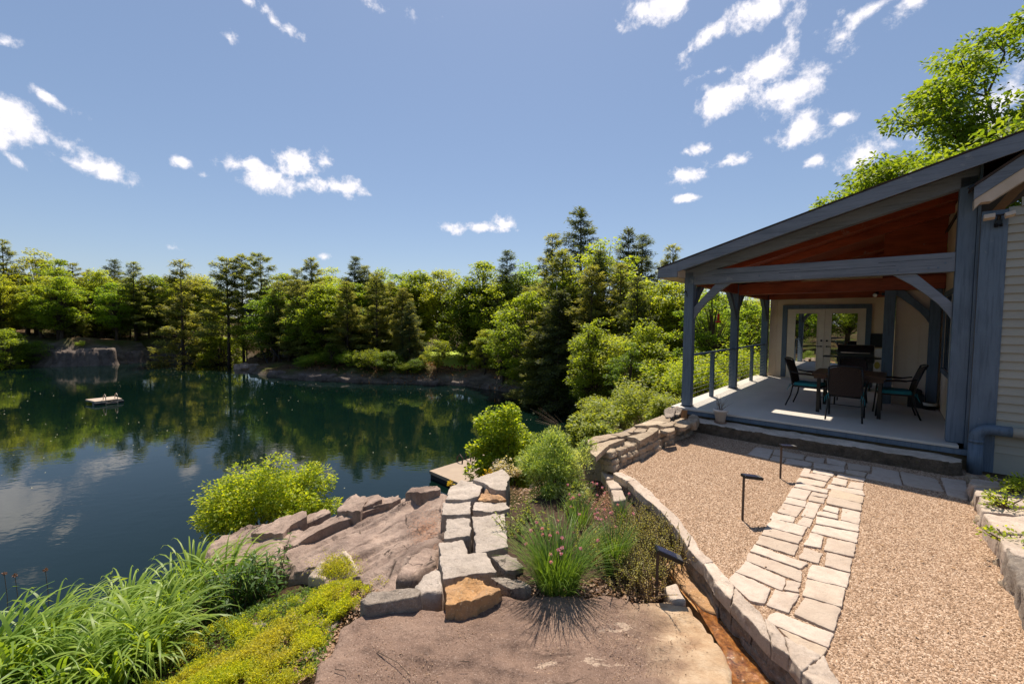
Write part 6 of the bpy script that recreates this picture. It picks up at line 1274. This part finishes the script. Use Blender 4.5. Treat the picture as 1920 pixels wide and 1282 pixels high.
# green weeds under them, litter
X, Y, Z_ = scatter([(180,1330),(300,1180),(440,1110),(600,1090),(640,1180),(600,1330)], 9000, -.9, thr=-.6); P = np.stack([X, Y, Z_+rng.uniform(0, .05, len(X))], -1)
tag(quads('low_weeds', leafq(P, .035, .4, .4), leafm('weed_leaf', (.16, .24, .03), (.07, .13, .02), .35)), 'small mixed green weeds between the stonecrop mats', 'weeds', None, 'stuff')
X, Y, Z_ = scatter([(440,1282),(560,1080),(700,1040),(830,1080),(820,1140),(680,1150),(600,1282)], 4200, -.65, thr=-.4); P = np.stack([X, Y, Z_+rng.uniform(.005, .03, len(X))], -1)
P2 = np.array([G(random.uniform(1000, 1240), random.uniform(1085, 1128), -.185) for _ in range(1200)]); P3 = np.array([(lambda q: (q[0], q[1], tz(q[0], q[1])+.01))(G(random.uniform(925, 1030), random.uniform(885, 990), -.4)) for _ in range(1500)]); P = np.concatenate([P, P2, P3])
tag(quads('leaf_litter', leafq(P, .035, .45, .6), leafm('dead_leaf', (.42, .27, .17), (.20, .11, .07), .15)), 'dry brown leaf litter in the gaps between rocks and stonecrop', 'leaf litter', None, 'stuff')
# creeping plants on the retaining wall
for i, (px, py, z, n, lab) in enumerate([(1905,915,.22,500,'creeping bright green vine at the foot of the clapboard wall'),(1885,945,.22,220,'thin creeping stems trailing over the granite blocks'),(1900,1020,.16,160,'small leafy sprig in the joint of the lower granite block')]):
    x, y, _ = G(px, py, z); bush('creeper', lab, (x, y, z-.02), dict(n=n, rx=.20, ry=.16, rz=.14, ls=.035, asp=.6, clumps=14, seed=50+i, cr=.06), gl, cat='creeper')
# dead twigs, sticks, little brown heads
tw = MB().tube([(0, 0, .012), (.10, -.02, .02), (.22, -.08, .012)], .007, 6); tw.tube([(.0, 0, .012), (-.03, .05, .03)], .006, 5)
p = fr(672, 1008, f1); o = tw.build('driftwood_stick', MA['twig']); o.location = (p[0]+.03, p[1], p[2]+.03); tag(o, 'short forked dead stick lying on the broad brown outcrop', 'stick')
for (a, b, lab) in [((706,1222),(770,1268),'long curved dry twig lying on the left part of the foreground slab'),((628,1255),(650,1265),'short dark twig near the left edge of the foreground slab'),((862,1240),(880,1244),'tiny twig fragment in the middle of the foreground slab')]:
    p, q = G(*a, -.155), G(*b, -.155); m_ = ((p[0]+q[0])/2+.03, (p[1]+q[1])/2, -.145); o = MB().tube([(p[0], p[1], -.15), m_, (q[0], q[1], -.15)], .0022, 5).build('twig', MA['bark']); tag(o, lab, 'twig')
for i, (px, py, lab) in enumerate([(8,1075,'dry brown flower head on a thin stem at the left edge over the lake'),(28,1078,'second dry brown flower head, just right of the one at the left edge'),(85,1068,'dark bud on a short stem left of the daylily crest')]):
    c = Dp(px, py, 4.6); t = thing('dry_flower', lab, 'dry flower', (c[0], c[1], c[2]))
    MB().tube([(0, 0, 0), (.02, 0, -.25), (.03, 0, tz(c[0], c[1])-c[2])], .003, 5).build('stem', MA['twig'], t)
    d = rng.normal(size=(60, 3)); d /= np.linalg.norm(d, axis=1, keepdims=True); quads('seed_head', leafq(d*.005, .022, .3, 0, rng, None, d*4), leafm('dry_head', (.30, .17, .12), (.17, .09, .07), .1), t)
# loose twigs on the shrub's lake side and a bare branch in front of the lake arm
mb = MB(); c = Dp(1040, 800, 8.2)
for k in range(14):
    a = random.uniform(-.9, .5); l = random.uniform(.3, .8); mb.tube([(0, 0, -.3), (-l*.4, 0, .15+a*.1), (-l, random.gauss(0, .1), .35+a*.3)], [.008, .005, .002], 4)
t = mb.build('bare_bush', MA['twig']); t.location = (c[0]+.3, c[1], c[2]-.1); tag(t, 'tangle of bare arching twigs above the pale-edged bush, against the dark water', 'bare bush')
# weeds and fallen leaves strayed on the gravel
X = rng.uniform(2, 5, 260); Y = rng.uniform(1.8, 7, 260); k = inside(X, Y, np.array(near)) if True else None
P = np.stack([X[k], Y[k], np.full(k.sum(), .014)], -1)
tag(quads('fallen_leaves', leafq(P, .030, .45, .85), leafm('fallen_leaf', (.40, .24, .12), (.20, .12, .07), .1)), 'few small dry leaves strayed over the gravel', 'fallen leaves', None, 'stuff')

# grit, chips and needles lying on the slabs
def grit(name, reg, z, n, lab, zf):
    q = np.array([G(*p, z)[:2] for p in reg]); lo, hi = q.min(0), q.max(0); X = rng.uniform(lo[0], hi[0], n); Y = rng.uniform(lo[1], hi[1], n); k = inside(X, Y, q) & (wav(X, Y, 4)+wav(X, Y, 11)*.6 > rng.uniform(-.4, .9, n))
    X, Y = X[k], Y[k]; Z_ = np.array([zf(a, b) for a, b in zip(X, Y)])
    B = np.array([(-1,-1,-1),(1,-1,-1),(1,1,-1),(-1,1,-1),(-.6,-.6,1),(.6,-.6,1),(.6,.6,1),(-.6,.6,1)], float); s_ = rng.uniform(.001, .0034, (len(X), 3))
    V = B[None]*s_[:, None]*rng.uniform(.7, 1.2, (len(X), 8, 3)); V = V+np.stack([X, Y, Z_+.002], -1)[:, None]
    Fb = np.array([(4,5,6,7),(0,1,5,4),(1,2,6,5),(2,3,7,6),(3,0,4,7)]); tag(quads(name, V.reshape(-1, 3), MA['peb'], Fq=(Fb[None]+np.arange(len(X))[:, None, None]*8).reshape(-1, 4)), lab, 'grit', None, 'stuff')
grit('slab_grit', [(600,1275),(690,1165),(1000,1125),(1290,1140),(1370,1282)], -.17, 5200, 'fine loose grit and stone chips scattered on the brown foreground slab', lambda x, y: -.168+.018*math.sin(x*3+y*2)+.014*math.tanh(9*fbm(x*.9, y*2.2, 4.))+.008*math.tanh(14*fbm(x*2.1, y*3.6, 9.)))
dirt = np.array([(lambda q: (q[0], q[1], f1(q[0], q[1])+.03))(fr(random.gauss(800, 16), random.gauss(1000, 20), f1)) for _ in range(900)])
tag(quads('pine_needles', leafq(dirt, .05, .07, .7), leafm('rust_needles', (.42, .20, .10), (.25, .12, .07), .1)), 'rusty pine needles caught against the granite blocks on the outcrop', 'needles', None, 'stuff')
